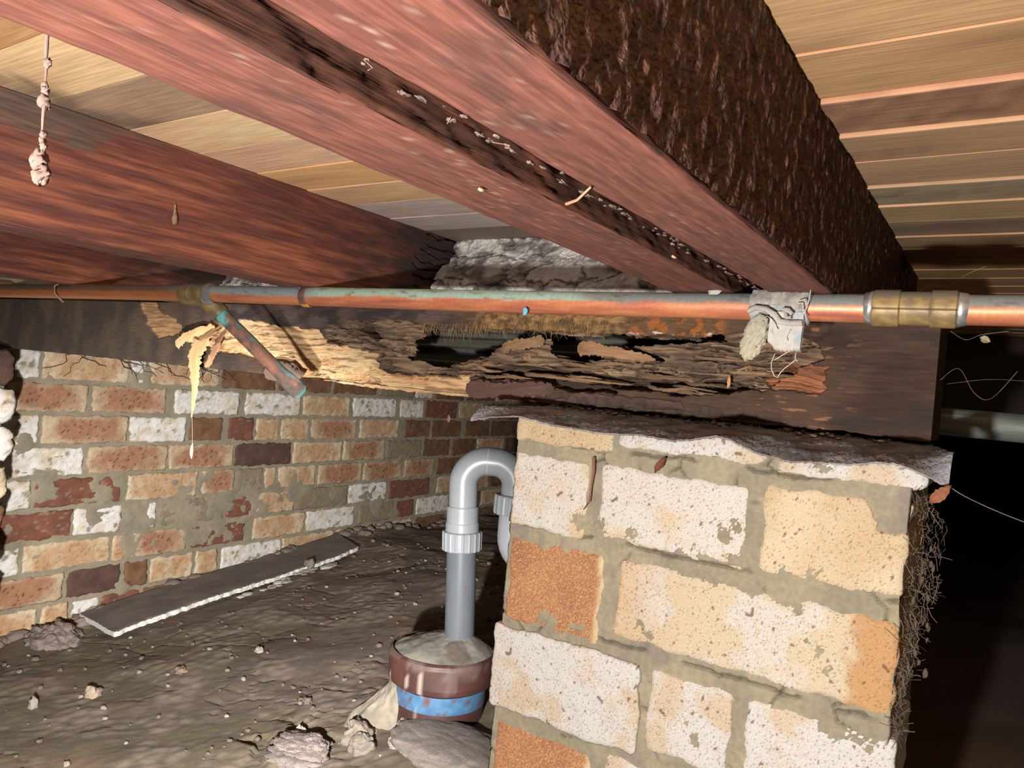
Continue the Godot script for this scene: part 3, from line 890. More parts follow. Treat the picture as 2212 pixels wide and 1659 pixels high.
	var open := func(u: float, v: float) -> bool:
		var x := lerpf(-2.09, -0.05, u)
		var k := int(v * 30)
		if k == 10: return false
		return not (k >= 11 and k < 20 and x > -0.74 and x < -0.2)
	# underside, back and top as three sheets that share the shape function
	var under := func(u: float, v: float) -> Vector3:
		var x := lerpf(-2.09, -0.05, u)
		cc = brown.call(x, 0.0, v)
		tt = Vector2(x, v * 0.09)
		return Vector3(x, YB + 0.0015 * fb(x * 40, v * 3, 0.0), lerpf(-0.845, ZB - 0.004, v))
	put(sheet(300, 10, under), "underside", M.wood, b)
	var top := func(u: float, v: float) -> Vector3:
		var x := lerpf(-2.09, -0.05, u)
		cc = brown.call(x, 1.0, v)
		tt = Vector2(x, v * 0.09)
		return Vector3(x, YJ - 0.0005, lerpf(ZB - 0.002, -0.845, v))
	put(sheet(60, 6, top), "top", M.wood, b)
	var endf := func(u: float, v: float) -> Vector3:
		var z := lerpf(ZB, -0.845, u)
		var y := lerpf(YB, YJ, v)
		cc = c8(70, 50, 42) * (1.0 + 0.4 * fb(z * 90, y * 90, 0.0))
		tt = Vector2(z, y)
		return Vector3(-0.05 + 0.0008 * fb(z * 80, y * 80, 2.0), y, z)
	put(sheet(20, 24, endf), "cut_end", M.saw, b)
	for seg in [[-2.09, -0.74], [-0.2, -0.05]]:
		var backf := func(u: float, v: float) -> Vector3:
			var x := lerpf(seg[1], seg[0], u)
			cc = brown.call(x, v, 3.0)
			tt = Vector2(x, v * 0.1)
			return Vector3(x, lerpf(YB, YJ, v), -0.845)
		put(sheet(20, 6, backf), "back", M.wood, b)
	# curled splinters torn off the raw wood
	var pale := c8(244, 200, 146)
	splinter(b, [Vector3(-1.078, 0.050, -0.738), Vector3(-1.105, 0.038, -0.722), Vector3(-1.130, 0.024, -0.714), Vector3(-1.140, 0.014, -0.712)], 0.008, 0.009, pale)
	splinter(b, [Vector3(-1.079, 0.046, -0.735), Vector3(-1.076, 0.025, -0.715), Vector3(-1.083, 0.0, -0.71), Vector3(-1.081, -0.028, -0.71), Vector3(-1.075, -0.055, -0.71), Vector3(-1.078, -0.098, -0.71)], 0.022, 0.001, pale)
	splinter(b, [Vector3(-1.055, 0.040, -0.738), Vector3(-1.046, 0.020, -0.722), Vector3(-1.047, 0.002, -0.716), Vector3(-1.058, -0.016, -0.713)], 0.010, 0.006, c8(206, 158, 120))
	# pinkish flake on the lower edge behind the capped branch
	put(rock(Vector3(-0.905, -0.013, -0.742), Vector3(0.042, 0.016, 0.008), 12.0, c8(176, 146, 132), 26, 0.4), "loose_flake", M.rot, b)
	# skin lifting off the face right of the hole
	splinter(b, [Vector3(-0.411, 0.046, -0.752), Vector3(-0.395, 0.0475, -0.744), Vector3(-0.375, 0.046, -0.742), Vector3(-0.345, 0.043, -0.750), Vector3(-0.32, 0.040, -0.765)], 0.009, 0.003, c8(182, 142, 108))
	# dark skin strip under the cavity
	splinter(b, [Vector3(-0.563, -0.010, -0.747), Vector3(-0.53, -0.0095, -0.742), Vector3(-0.49, -0.008, -0.741), Vector3(-0.452, -0.003, -0.744), Vector3(-0.438, -0.001, -0.752)], 0.0115, 0.006, c8(112, 84, 76))
	splinter(b, [Vector3(-0.46, 0.056, -0.757), Vector3(-0.475, 0.051, -0.748), Vector3(-0.50, 0.047, -0.747), Vector3(-0.52, 0.041, -0.757)], 0.006, 0.008, c8(164, 132, 98))
	# shreds
	rng.seed = 41
	for i in 34:
		var x := rng.randf_range(-0.6, -0.16)
		var y := rng.randf_range(-0.005, 0.055)
		if sm(mh, x, y) > 0.1: continue
		var l := rng.randf_range(0.015, 0.05)
		var q := rng.randf_range(0.4, 1.0)
		splinter(b, [Vector3(x - l, y + 0.002, -0.772), Vector3(x - l * 0.4, y + rng.randf_range(-0.002, 0.003), -0.7575), Vector3(x + l * 0.4, y + rng.randf_range(-0.003, 0.002), -0.7575), Vector3(x + l, y - 0.002, -0.772)], rng.randf_range(0.0012, 0.0035), 0.001, c8(96, 78, 62).lerp(c8(176, 142, 108), q * q))
	# ribbed dark sheet seen through the hole
	var sh := func(u: float, v: float) -> Vector3:
		var x := lerpf(-1.25, -0.2, u)
		var y := lerpf(-0.006, 0.084, v)
		var w := fposmod(y * 40.0 + 0.2, 1.0)
		cc = c8(118, 116, 108) * (0.9 + 0.3 * fb(x * 9, y * 90, 1.0))
		tt = Vector2(x, y)
		return Vector3(x, y, -0.93 + 0.010 * st01(0.1, 0.3, w) * st01(0.9, 0.7, w))
	var so := put(sheet(40, 110, sh), "ribbed_sheet", M.dark_steel)
	tag(so, "dark ribbed metal sheet seen through the hole eaten in the bearer", "metal sheet")

# a thin torn strip of wood: a flattened tube with ragged edges
func splinter(parent: Node3D, pts: Array, w0: float, w1: float, col: Color, called := "splinter", mt: Material = null) -> MeshInstance3D:
	var n := pts.size()
	var sd: float = pts[0].x * 91.0 + pts[0].y * 57.0
	var f := func(u: float, v: float) -> Vector3:
		var q := v * (n - 1.0)
		var i := mini(int(q), n - 2)
		var t := q - i
		var a: Vector3 = pts[maxi(i - 1, 0)]
		var b: Vector3 = pts[i]
		var c: Vector3 = pts[i + 1]
		var e: Vector3 = pts[mini(i + 2, n - 1)]
		var p := b.cubic_interpolate(c, a, e, t)
		var d := (c - b).normalized()
		var s := d.cross(Vector3(0, 0, 1)).normalized()
		var k := s.cross(d)
		var w := lerpf(w0, w1, pow(v, 1.7))
		if v < 0.06 or v > 0.94: w *= 0.55
		if v == 0.0 or v == 1.0: w = 0.0
		var cu := cos(u * TAU)
		w *= 1.0 + 0.35 * fb(v * 2.3 * n, sd, signf(cu) * 3.0) + 0.22 * si(v * 5.1 * n + 0.8 * si(v * 11.0, sd, 2.0), sd, signf(cu) * 3.0)
		var th := 0.0011 * sin(u * TAU) + 0.0012 * fb(cu * 3.0 + sd, v * 3.0, 0.0)
		cc = col * (1.0 + 0.28 * fb(cu * 9.0 + sd, v * 2.0, 1.0))
		tt = Vector2(v * 0.1, cu * w)
		return p + s * cu * w + k * th
	return put(sheet(14, 14 * n, f, null, true), called, mt if mt else M.rot, parent)

# ---------------------------------------------------------------- brick pier
func pier_col(code: String, x: float, y: float, w: float, h: float, s: float) -> Color:
	var n := fb(x * 14 + s, y * 14, s)
	var m := fb(x * 60 + s, y * 60, 2.0)
	var sp := si(x * 520 + s, y * 520, 1.0)
	var dk := si(x * 420 + s, y * 300, 6.0)
	var col: Color
	match code:
		"O":
			col = c8(190, 136, 98).lerp(c8(170, 120, 88), clampf(0.5 + n * 1.4, 0.0, 1.0))
			col = col.lerp(c8(232, 188, 132), 0.55 * st01(0.15, 0.5, sp))
			col = col.lerp(c8(146, 92, 64), 0.5 * st01(0.2, 0.6, -sp))
			col = col.lerp(c8(226, 202, 164), st01(0.42, 0.5, x / w + 0.03 * m))
			return col
		"Y": col = c8(220, 203, 172).lerp(c8(210, 187, 152), clampf(0.5 + n * 1.6, 0.0, 1.0))
		"X": col = c8(221, 216, 208).lerp(c8(218, 198, 166), st01(0.0, 0.5, n + (-y / h) * 0.7))
		"C": col = c8(215, 200, 172).lerp(c8(218, 213, 204), st01(-0.1, 0.2, n))
		_: col = c8(218, 215, 211).lerp(c8(212, 197, 174), st01(0.1, 0.4, n))
	if code == "C":   # orange burnt end on the right, white patch in the middle
		col = col.lerp(c8(200, 158, 112), st01(0.33, 0.40, x / w + 0.04 * m))
		col = col.lerp(c8(212, 176, 132), 0.6 * st01(-0.2, -0.45, x / w + 0.1 * n))
	col = col.lerp(c8(214, 160, 112), 0.55 * st01(0.42, 0.62, si(x * 480 + s, y * 480, 21.0)) * st01(-0.25, 0.2, n))
	col = col.lerp(c8(120, 92, 70), 0.6 * st01(0.60, 0.78, dk))
	col = col.lerp(c8(112, 76, 62), 0.8 * st01(0.84, 0.88, si(x * 95 + s, y * 80, 31.0)))
	return col * (1.0 + 0.06 * sp)

func pier() -> void:
	var p := thing("brick_pier", "cream and white brick pier with smeared mortar joints under the bearer", "pier", Vector3(-0.23, -0.75, -0.75))
	# each brick: x0, x1, y1 (top), y0 (bottom), colour, tilt
	var list := [
		[-0.412, -0.300, -0.030, -0.057, "Y", 0.0], [-0.296, -0.160, -0.030, -0.050, "W", 0.0], [-0.150, -0.043, -0.030, -0.054, "W", 0.0],
		[-0.410, -0.323, -0.068, -0.143, "X", 0.0], [-0.311, -0.172, -0.068, -0.138, "X", -0.02], [-0.160, -0.051, -0.064, -0.137, "Y", 0.0],
		[-0.405, -0.299, -0.153, -0.238, "O", 0.0], [-0.285, -0.052, -0.153, -0.226, "C", -0.01],
		[-0.414, -0.252, -0.243, -0.326, "W", 0.0], [-0.246, -0.170, -0.243, -0.316, "W", 0.0], [-0.159, -0.048, -0.242, -0.315, "W", 0.0],
		[-0.404, -0.295, -0.340, -0.416, "O", 0.0], [-0.283, -0.052, -0.332, -0.408, "W", 0.0],
		[-0.408, -0.300, -0.426, -0.502, "Y", 0.0], [-0.288, -0.052, -0.420, -0.498, "O", 0.0],
		[-0.408, -0.178, -0.512, -0.588, "C", 0.0], [-0.166, -0.052, -0.510, -0.588, "O", 0.0],
		[-0.408, -0.300, -0.598, -0.674, "W", 0.0], [-0.288, -0.052, -0.598, -0.674, "T", 0.0],
	]
	var k := 0
	for b in list:
		var w: float = b[1] - b[0]
		var h: float = b[2] - b[3]
		var sd := 40.0 + k * 6.3
		var code: String = b[4]
		var seen: bool = b[2] > -0.42
		var chip = null
		if k == 5:   # broken top right corner
			chip = func(x: float, y: float) -> float: return 0.006 * st01(0.0, 0.003, (x - 0.030) + (y - 0.020) * 0.35 + 0.004 * fb(x * 90, y * 90, 0.0)) * st01(0.012, 0.015, y + 0.003 * fb(x * 60, 1, 1))
		var m := brick_mesh(w, h, 0.10, sd, int(w / (0.0011 if seen else 0.01)), int(h / (0.0011 if seen else 0.01)), 0.0024, 0.005, func(x, y): return pier_col(code, x, y, w, h, sd), chip, (b[0] + b[1]) * 0.5 if k < 3 else 1e9, (b[2] + b[3]) * 0.5)
		var o := put(m, "brick", M.brick, p)
		o.transform = Transform3D(Basis(Vector3.BACK, b[5]), o.position + Vector3((b[0] + b[1]) * 0.5, (b[2] + b[3]) * 0.5, ZP + (0.004 if k == 8 else 0.0)))
		k += 1
	# hidden rear half: a plain rear leaf of stretchers
	for i in 8:
		var m := brick_mesh(0.34, 0.076, 0.1, 700.0 + i, 8, 6, 0.002, 0.006, func(x, y): return pier_col("Y", x, y, 0.34, 0.076, 700.0 + i))
		var o := put(m, "brick", M.brick, p)
		o.transform = Transform3D(Basis(Vector3.UP, PI), o.position + Vector3(-0.23, -0.075 - 0.086 * i, -0.865))
	var smears := [Vector3(-0.330,-0.125,0.010),Vector3(-0.305,-0.127,0.011),Vector3(-0.276,-0.127,0.008),Vector3(-0.190,-0.111,0.010),Vector3(-0.182,-0.105,0.007),Vector3(-0.206,-0.136,0.012),Vector3(-0.226,-0.144,0.012),Vector3(-0.174,-0.133,0.011),Vector3(-0.135,-0.129,0.013),Vector3(-0.120,-0.133,0.009),Vector3(-0.357,-0.228,0.016),Vector3(-0.325,-0.229,0.017),Vector3(-0.340,-0.154,0.009),Vector3(-0.364,-0.152,0.008),Vector3(-0.258,-0.205,0.007),Vector3(-0.249,-0.216,0.008),Vector3(-0.157,-0.148,0.014),Vector3(-0.138,-0.156,0.010),Vector3(-0.125,-0.162,0.007),Vector3(-0.108,-0.190,0.007),Vector3(-0.100,-0.204,0.005),Vector3(-0.117,-0.185,0.005),Vector3(-0.074,-0.252,0.016),Vector3(-0.091,-0.246,0.013),Vector3(-0.057,-0.241,0.015),Vector3(-0.194,-0.153,0.012),Vector3(-0.160,-0.053,0.008),Vector3(-0.161,-0.063,0.006),Vector3(-0.277,-0.268,0.004),Vector3(-0.308,-0.323,0.008),Vector3(-0.200,-0.293,0.006),Vector3(-0.209,-0.280,0.005),Vector3(-0.165,-0.235,0.011),Vector3(-0.177,-0.234,0.008),Vector3(-0.128,-0.231,0.008),Vector3(-0.131,-0.041,0.004),Vector3(-0.115,-0.045,0.006),Vector3(-0.205,-0.049,0.005),Vector3(-0.265,-0.055,0.006),Vector3(-0.221,-0.057,0.005)]
	var joints := [-0.061, -0.147, -0.237, -0.328]
	var mf := func(u: float, v: float) -> Vector3:
		var i := int(round(u * 232))
		var x := lerpf(-0.4085, -0.0525, clampf((i - 1) / 230.0, 0.0, 1.0))
		var y := minf(lerpf(-0.44, -0.034, v), felt_edge(lerpf(-0.4085, -0.0525, u)) - 0.001)
		x += 0.0022 * fb(y * 40, 3.0, 0.0) if (i <= 1 or i >= 231) else 0.0
		var s := 0.0
		for q: Vector3 in smears:
			var dx := x - q.x
			var dy := y - q.y
			var d := sqrt(dx * dx + dy * dy) / q.z
			if d < 1.7: s = maxf(s, 1.4 - d)
		s += 0.55 * fb(x * 70, y * 70, 3.0) + 0.45 * fb((x + y) * 60, (x - y) * 260, 8.0) + 0.4 * si(x * 330, y * 330, 2.0)
		var z := -0.0010 + 0.0007 * fb(x * 50, y * 50, 0.0) + 0.0022 * clampf(s - 0.35, -0.2, 0.6)
		# cracks where the bed joints have let go
		var cr := 0.0
		for jy: float in joints:
			var e := absf(y - jy - 0.006 + 0.004 * fb(x * 26, jy * 9, 2.0) - (0.0 if jy < -0.2 else 0.002))
			cr = maxf(cr, st01(0.0016, 0.0004, e) * st01(0.0, 0.12, fb(x * 11, jy * 40, 9.0) + 0.04))
		cr = maxf(cr, st01(0.05, 0.0, nk.get_noise_3d(x * 24, y * 34, 2.0) + 1.0) * st01(0.1, 0.3, fb(x * 12, y * 12, 19.0)))
		z -= 0.005 * cr
		var n := fb(x * 16, y * 16, 7.0)
		cc = c8(168, 158, 132).lerp(c8(150, 142, 122), clampf(0.5 + n * 1.2, 0.0, 1.0)) * (1.0 + 0.10 * fb(x * 120, y * 120, 1.0))
		cc = cc.lerp(c8(140, 128, 122), 0.6 * st01(0.2, 0.5, fb(x * 20, y * 20, 27.0)))
		cc = cc.lerp(c8(60, 52, 44), 0.7 * cr)
		if i == 0 or i == 232: z = -0.09
		tt = Vector2(x, y)
		return Vector3(x, y, ZP + z)
	put(sheet(232, 250, mf), "mortar", M.mortar, p)
	box_at(Vector3(-0.400, -0.80, -0.86), Vector3(-0.056, -0.036, ZP - 0.012), "core", flat(Color8(150, 140, 120)), p)

# the wavy front edge of the felt: the top bricks end under it
var felt := [Vector2(-0.463,-0.042),Vector2(-0.438,-0.036),Vector2(-0.406,-0.031),Vector2(-0.390,-0.033),Vector2(-0.361,-0.037),Vector2(-0.310,-0.038),Vector2(-0.264,-0.037),Vector2(-0.237,-0.037),Vector2(-0.221,-0.034),Vector2(-0.203,-0.030),Vector2(-0.189,-0.031),Vector2(-0.165,-0.038),Vector2(-0.142,-0.042),Vector2(-0.121,-0.042),Vector2(-0.090,-0.040),Vector2(-0.078,-0.036),Vector2(-0.065,-0.035),Vector2(-0.052,-0.038),Vector2(-0.040,-0.041),Vector2(-0.018,-0.049)]

func felt_edge(x: float) -> float:
	for i in felt.size() - 1:
		if x <= felt[i + 1].x or i == felt.size() - 2:
			return lerpf(felt[i].y, felt[i + 1].y, clampf((x - felt[i].x) / (felt[i + 1].x - felt[i].x), 0.0, 1.0))
	return -0.04

# ---------------------------------------------------------------- bitumen felt between pier and bearer
func damp_course() -> void:
	var f := func(u: float, v: float) -> Vector3:
		var x := lerpf(-0.463, -0.028, u)
		var k := v * 2.0
		var topside := k <= 1.0
		var t := 1.0 - k if topside else k - 1.0        # 1 = back, 0 = front: top goes front to back when v falls
		t = k if topside else 2.0 - k                    # 0 = back, 1 = front, 0 = back
		var yf: float = felt_edge(x)
		# the left ear narrows to a point
		var ear := st01(-0.405, -0.463, x)
		var zb := lerpf(lerpf(-0.80, -0.655, ear), -0.66, st01(-0.060, -0.028, x))
		var zf := -0.6255 + 0.002 * fb(x * 40, 0, 0)
		var z := lerpf(zb, zf, t)
		var yb := -0.0215 - 0.004 * ear
		var y := lerpf(yb, yf, pow(t, 2.6)) + 0.0022 * fb(x * 16, z * 16, 1.0) + 0.0008 * fb(x * 90, z * 90, 2.0) + 0.0007 * si(x * 260, z * 260, 4.0)
		var n := fb(x * 30, z * 30, 0.0)
		cc = c8(180, 182, 192).lerp(c8(124, 126, 134), clampf(0.5 + n * 1.6, 0.0, 1.0))
		cc = cc.lerp(c8(150, 138, 132), 0.6 * st01(0.5, 0.75, si(x * 300, z * 300, 1.0)))
		cc = cc.lerp(c8(112, 76, 52), 0.5 * st01(0.2, 0.5, fb(x * 14, z * 14, 8.0)) * st01(0.5, 0.9, t))
		if not topside: y -= 0.0018
		if topside and t > 0.97: cc = cc.lerp(c8(170, 154, 142), 0.6)
		tt = Vector2(x, z)
		return Vector3(x, y, z)
	var dc := thing("damp_course", "dark grey crumpled felt damp course lying between the brick pier and the bearer", "damp course", Vector3(-0.24, -0.03, -0.7))
	put(sheet(420, 110, f), "felt", M.felt, dc)
	# crumbs of rotten wood lying on it
	rng.seed = 77
	var crumbs := []
	for i in 240:
		var x := rng.randf_range(-0.44, -0.08) if i % 3 else rng.randf_range(-0.44, -0.34)
		var z := rng.randf_range(-0.775, -0.715)
		var r := rng.randf_range(0.0008, 0.0036)
		crumbs.append(rock(Vector3(x, -0.0225 + r * 0.5 - 0.003 * st01(-0.74, -0.71, z), z), Vector3(r, r * 0.7, r), i * 1.7, c8(96, 82, 74).lerp(c8(150, 128, 106), rng.randf() * rng.randf()), 7))
	put(join(crumbs), "rotten_wood_crumbs", M.clod, dc).set_meta("kind", "stuff")

# ---------------------------------------------------------------- copper pipe
func pz(x: float) -> float:
	return -0.607 - 0.042 * x - 0.003

func copper_pipe() -> void:
	var y0 := 0.0795
	var R := 0.0108
	var cp := thing("copper_pipe", "long copper water pipe with green verdigris on top, running below the joists", "pipe", Vector3(-0.7, y0 - R, pz(-0.7)))
	var a := Vector3(-2.0, y0 + 0.001, pz(-2.0))
	var b := Vector3(0.9, y0 + 0.0005, pz(0.9))
	var dir := (b - a).normalized()
	var up := Vector3.UP
	var sd := dir.cross(up).normalized()
	var body := func(u: float, v: float) -> Vector3:
		var x := lerpf(-2.0, 0.9, v)
		var p := a.lerp(b, v) + Vector3(0, 0.0012 * sin(x * 5.0), 0)
		var an := u * TAU
		var n := -sd * cos(an) + up * sin(an)
		# colour: bare copper below, verdigris and dust above
		var h := sin(an)
		var g := fb(x * 16, an * 1.2, 0.0)
		var col := c8(226, 146, 102).lerp(c8(204, 122, 92), clampf(0.5 + g * 1.6, 0.0, 1.0))
		col = col.lerp(c8(160, 92, 96), 0.6 * st01(0.15, 0.5, fb(x * 7, an * 1.5, 5.0)))
		if x < -0.85: col = col.lerp(c8(176, 108, 62), 0.7)
		var lim := 0.08 + 0.16 * fb(x * 20, 0.0, 3.0) - 0.25 * st01(-0.60, -0.66, x) * st01(-0.85, -0.8, x)
		var top := st01(lim - 0.10, lim + 0.10, h + 0.12 * fb(x * 60, an * 3, 1.0))
		var gr := c8(150, 156, 152)
		var green := st01(-0.70, -0.64, x) * st01(-0.30, -0.36, x + 0.03 * g) 
		gr = gr.lerp(c8(178, 212, 198), green)
		gr = gr.lerp(c8(168, 180, 184), st01(-0.88, -0.86, x) * st01(-0.66, -0.7, x))
		gr = gr.lerp(c8(124, 104, 86), st01(-0.86, -0.96, x))
		gr = gr.lerp(c8(100, 92, 84), 0.6 * st01(0.2, 0.5, fb(x * 40, an * 2, 9.0)))
		col = col.lerp(gr, top)
		cc = col
		tt = Vector2(u, x)
		return p + n * R
	put(sheet(36, 700, body, null, true), "tube", M.copper, cp)
	var at := func(x: float) -> Vector3: return a.lerp(b, (x + 2.0) / 2.9)
	# brass coupling of three rings near the right end
	var bc := func(u: float, v: float, p: Vector3) -> Color:
		var n := fb(p.x * 90, p.y * 90, p.z * 90)
		return c8(182, 154, 100).lerp(c8(142, 122, 90), clampf(0.5 + 1.4 * n, 0.0, 1.0)).lerp(c8(138, 128, 112), st01(0.004, 0.009, p.y - y0 + 0.003 * n)).lerp(c8(70, 56, 40), 0.8 * st01(0.008, 0.004, absf(u - 0.02)))
	var RB := 0.0136
	var seam := func(u: float, h: float) -> float: return -0.0006 * st01(0.007, 0.003, absf(u - 0.02))
	put(lathe(at.call(-0.0855), dir, fine([Vector2(R, 0), Vector2(RB - 0.001, 0.0), Vector2(RB, 0.001), Vector2(RB, 0.0178), Vector2(RB - 0.0016, 0.0184), Vector2(RB - 0.0012, 0.0188), Vector2(RB - 0.0012, 0.0370), Vector2(RB - 0.0016, 0.0374), Vector2(RB, 0.0382), Vector2(RB, 0.0535), Vector2(RB - 0.001, 0.0545), Vector2(R, 0.0545)], 0.003), 160, bc, seam), "brass_coupling", M.brass, cp)
	var sc := func(_u, _v, p): return c8(206, 208, 210) * (1.0 + 0.3 * fb(p.x * 200, p.y * 200, p.z * 200))
	var blob := func(u, h): return 0.0004 * si(u * 5.0, h * 300.0, 1.0)
	put(lathe(at.call(-0.0915), dir, [Vector2(R, 0), Vector2(R + 0.0006, 0.001), Vector2(R + 0.0012, 0.003), Vector2(R + 0.0018, 0.006), Vector2(R, 0.0062)], 40, sc, blob), "solder_ring", M.solder, cp)
	put(lathe(at.call(-0.0312), dir, [Vector2(R, -0.0002), Vector2(R + 0.0017, 0.0), Vector2(R + 0.0012, 0.003), Vector2(R + 0.0006, 0.005), Vector2(R, 0.0065)], 40, sc, blob), "solder_ring", M.solder, cp)
	# brass tee and the capped branch
	var tc := func(u: float, v: float, p: Vector3) -> Color:
		return c8(170, 142, 88).lerp(c8(128, 112, 82), clampf(0.5 + 1.6 * fb(p.x * 70, p.y * 70, p.z * 70), 0.0, 1.0)).lerp(c8(124, 124, 118), st01(0.005, 0.010, p.y - y0))
	put(lathe(at.call(-0.905), dir, fine([Vector2(R, 0), Vector2(0.0135, 0.0), Vector2(0.0138, 0.002), Vector2(0.0138, 0.018), Vector2(0.0144, 0.0185), Vector2(0.0144, 0.021), Vector2(0.0138, 0.0215), Vector2(0.0138, 0.047), Vector2(0.0132, 0.049), Vector2(R, 0.049)], 0.004), 40, tc), "brass_tee", M.brass, cp)
	put(lathe(at.call(-0.856), dir, [Vector2(R, -0.001), Vector2(0.0142, 0.0), Vector2(0.0146, 0.004), Vector2(0.0125, 0.009), Vector2(R, 0.0145)], 40, sc, blob), "solder_ring", M.solder, cp)
	var s0: Vector3 = at.call(-0.872)
	var s1 := Vector3(-0.765, -0.039, -0.662)
	var bd := (s1 - s0).normalized()
	var bl := s0.distance_to(s1)
	put(lathe(s0, bd, fine([Vector2(0.012, 0.0), Vector2(0.0122, 0.034), Vector2(0.0116, 0.036), Vector2(0.0095, 0.036)], 0.006), 32, tc), "branch_socket", M.brass, cp.get_node("brass_tee") as Node3D)
	var br := func(u: float, v: float) -> Vector3:
		var t := lerpf(0.03, bl, v)
		var s := bd.cross(Vector3.UP).normalized()
		var k := s.cross(bd)
		var fl := st01(0.72, 0.86, v)       # hammered flat towards the end
		var ra := 0.0092 * lerpf(1.0, 1.25, fl)
		var rb := 0.0092 * lerpf(1.0, 0.42, fl)
		if v > 0.96: ra *= 1.0 - 0.55 * (v - 0.96) / 0.04; rb *= 1.0 - 0.8 * (v - 0.96) / 0.04
		if v == 1.0: ra = 0.0; rb = 0.0
		var an := u * TAU
		var p := s0 + bd * t + k * cos(an) * ra + s * sin(an) * rb
		p += Vector3(0.0006, 0.0006, 0.0006) * fb(p.x * 60, p.y * 60, p.z * 60)
		var n := fb(p.x * 45, p.y * 45, p.z * 45)
		cc = c8(156, 106, 84).lerp(c8(92, 82, 78), clampf(0.5 + n * 1.6, 0.0, 1.0))
		cc = cc.lerp(c8(126, 168, 162), 0.7 * st01(0.45, 0.95, cos(an) + 0.6 * n))
		cc = cc.lerp(c8(110, 190, 186), st01(0.16, 0.10, v) * st01(0.0, 0.3, n + 0.25))
		cc = cc.lerp(c8(70, 66, 64), 0.7 * st01(0.80, 0.9, v) * st01(0.0, 0.3, fb(v * 9, an, 3.0) + 0.1))
		cc = cc.lerp(c8(86, 150, 144), 0.7 * st01(0.955, 0.985, v))
		tt = Vector2(u, t)
		return p
	put(sheet(28, 110, br, null, true), "capped_branch", M.patina, cp)
	# rusty saddle clip
	var rc := func(u: float, v: float, p: Vector3) -> Color:
		var n := fb(p.x * 120, p.y * 120, p.z * 120)
		return c8(132, 92, 76).lerp(c8(96, 76, 72), clampf(0.5 + n * 1.5, 0, 1)).lerp(c8(236, 166, 72), st01(0.0, 0.25, n + (0.071 - p.y) * 60.0) * st01(0.0, 0.004, 0.075 - p.y))
	var xc := -0.678
	put(lathe(at.call(xc - 0.005), dir, fine([Vector2(R, 0), Vector2(R + 0.0012, 0.0), Vector2(R + 0.0016, 0.001), Vector2(R + 0.0016, 0.009), Vector2(R, 0.010)], 0.002), 36, rc, func(u, h): return 0.0005 * si(u * 9, h * 400, 2.0)), "saddle_clip", M.patina, cp)
	put(tube([at.call(xc) + Vector3(-0.004, R * 0.7, 0.008), at.call(xc) + Vector3(-0.010, R * 1.05, 0.011)], 0.0016, 8, c8(150, 148, 146)), "clip_nail", M.solder, cp.get_node("saddle_clip") as Node3D)

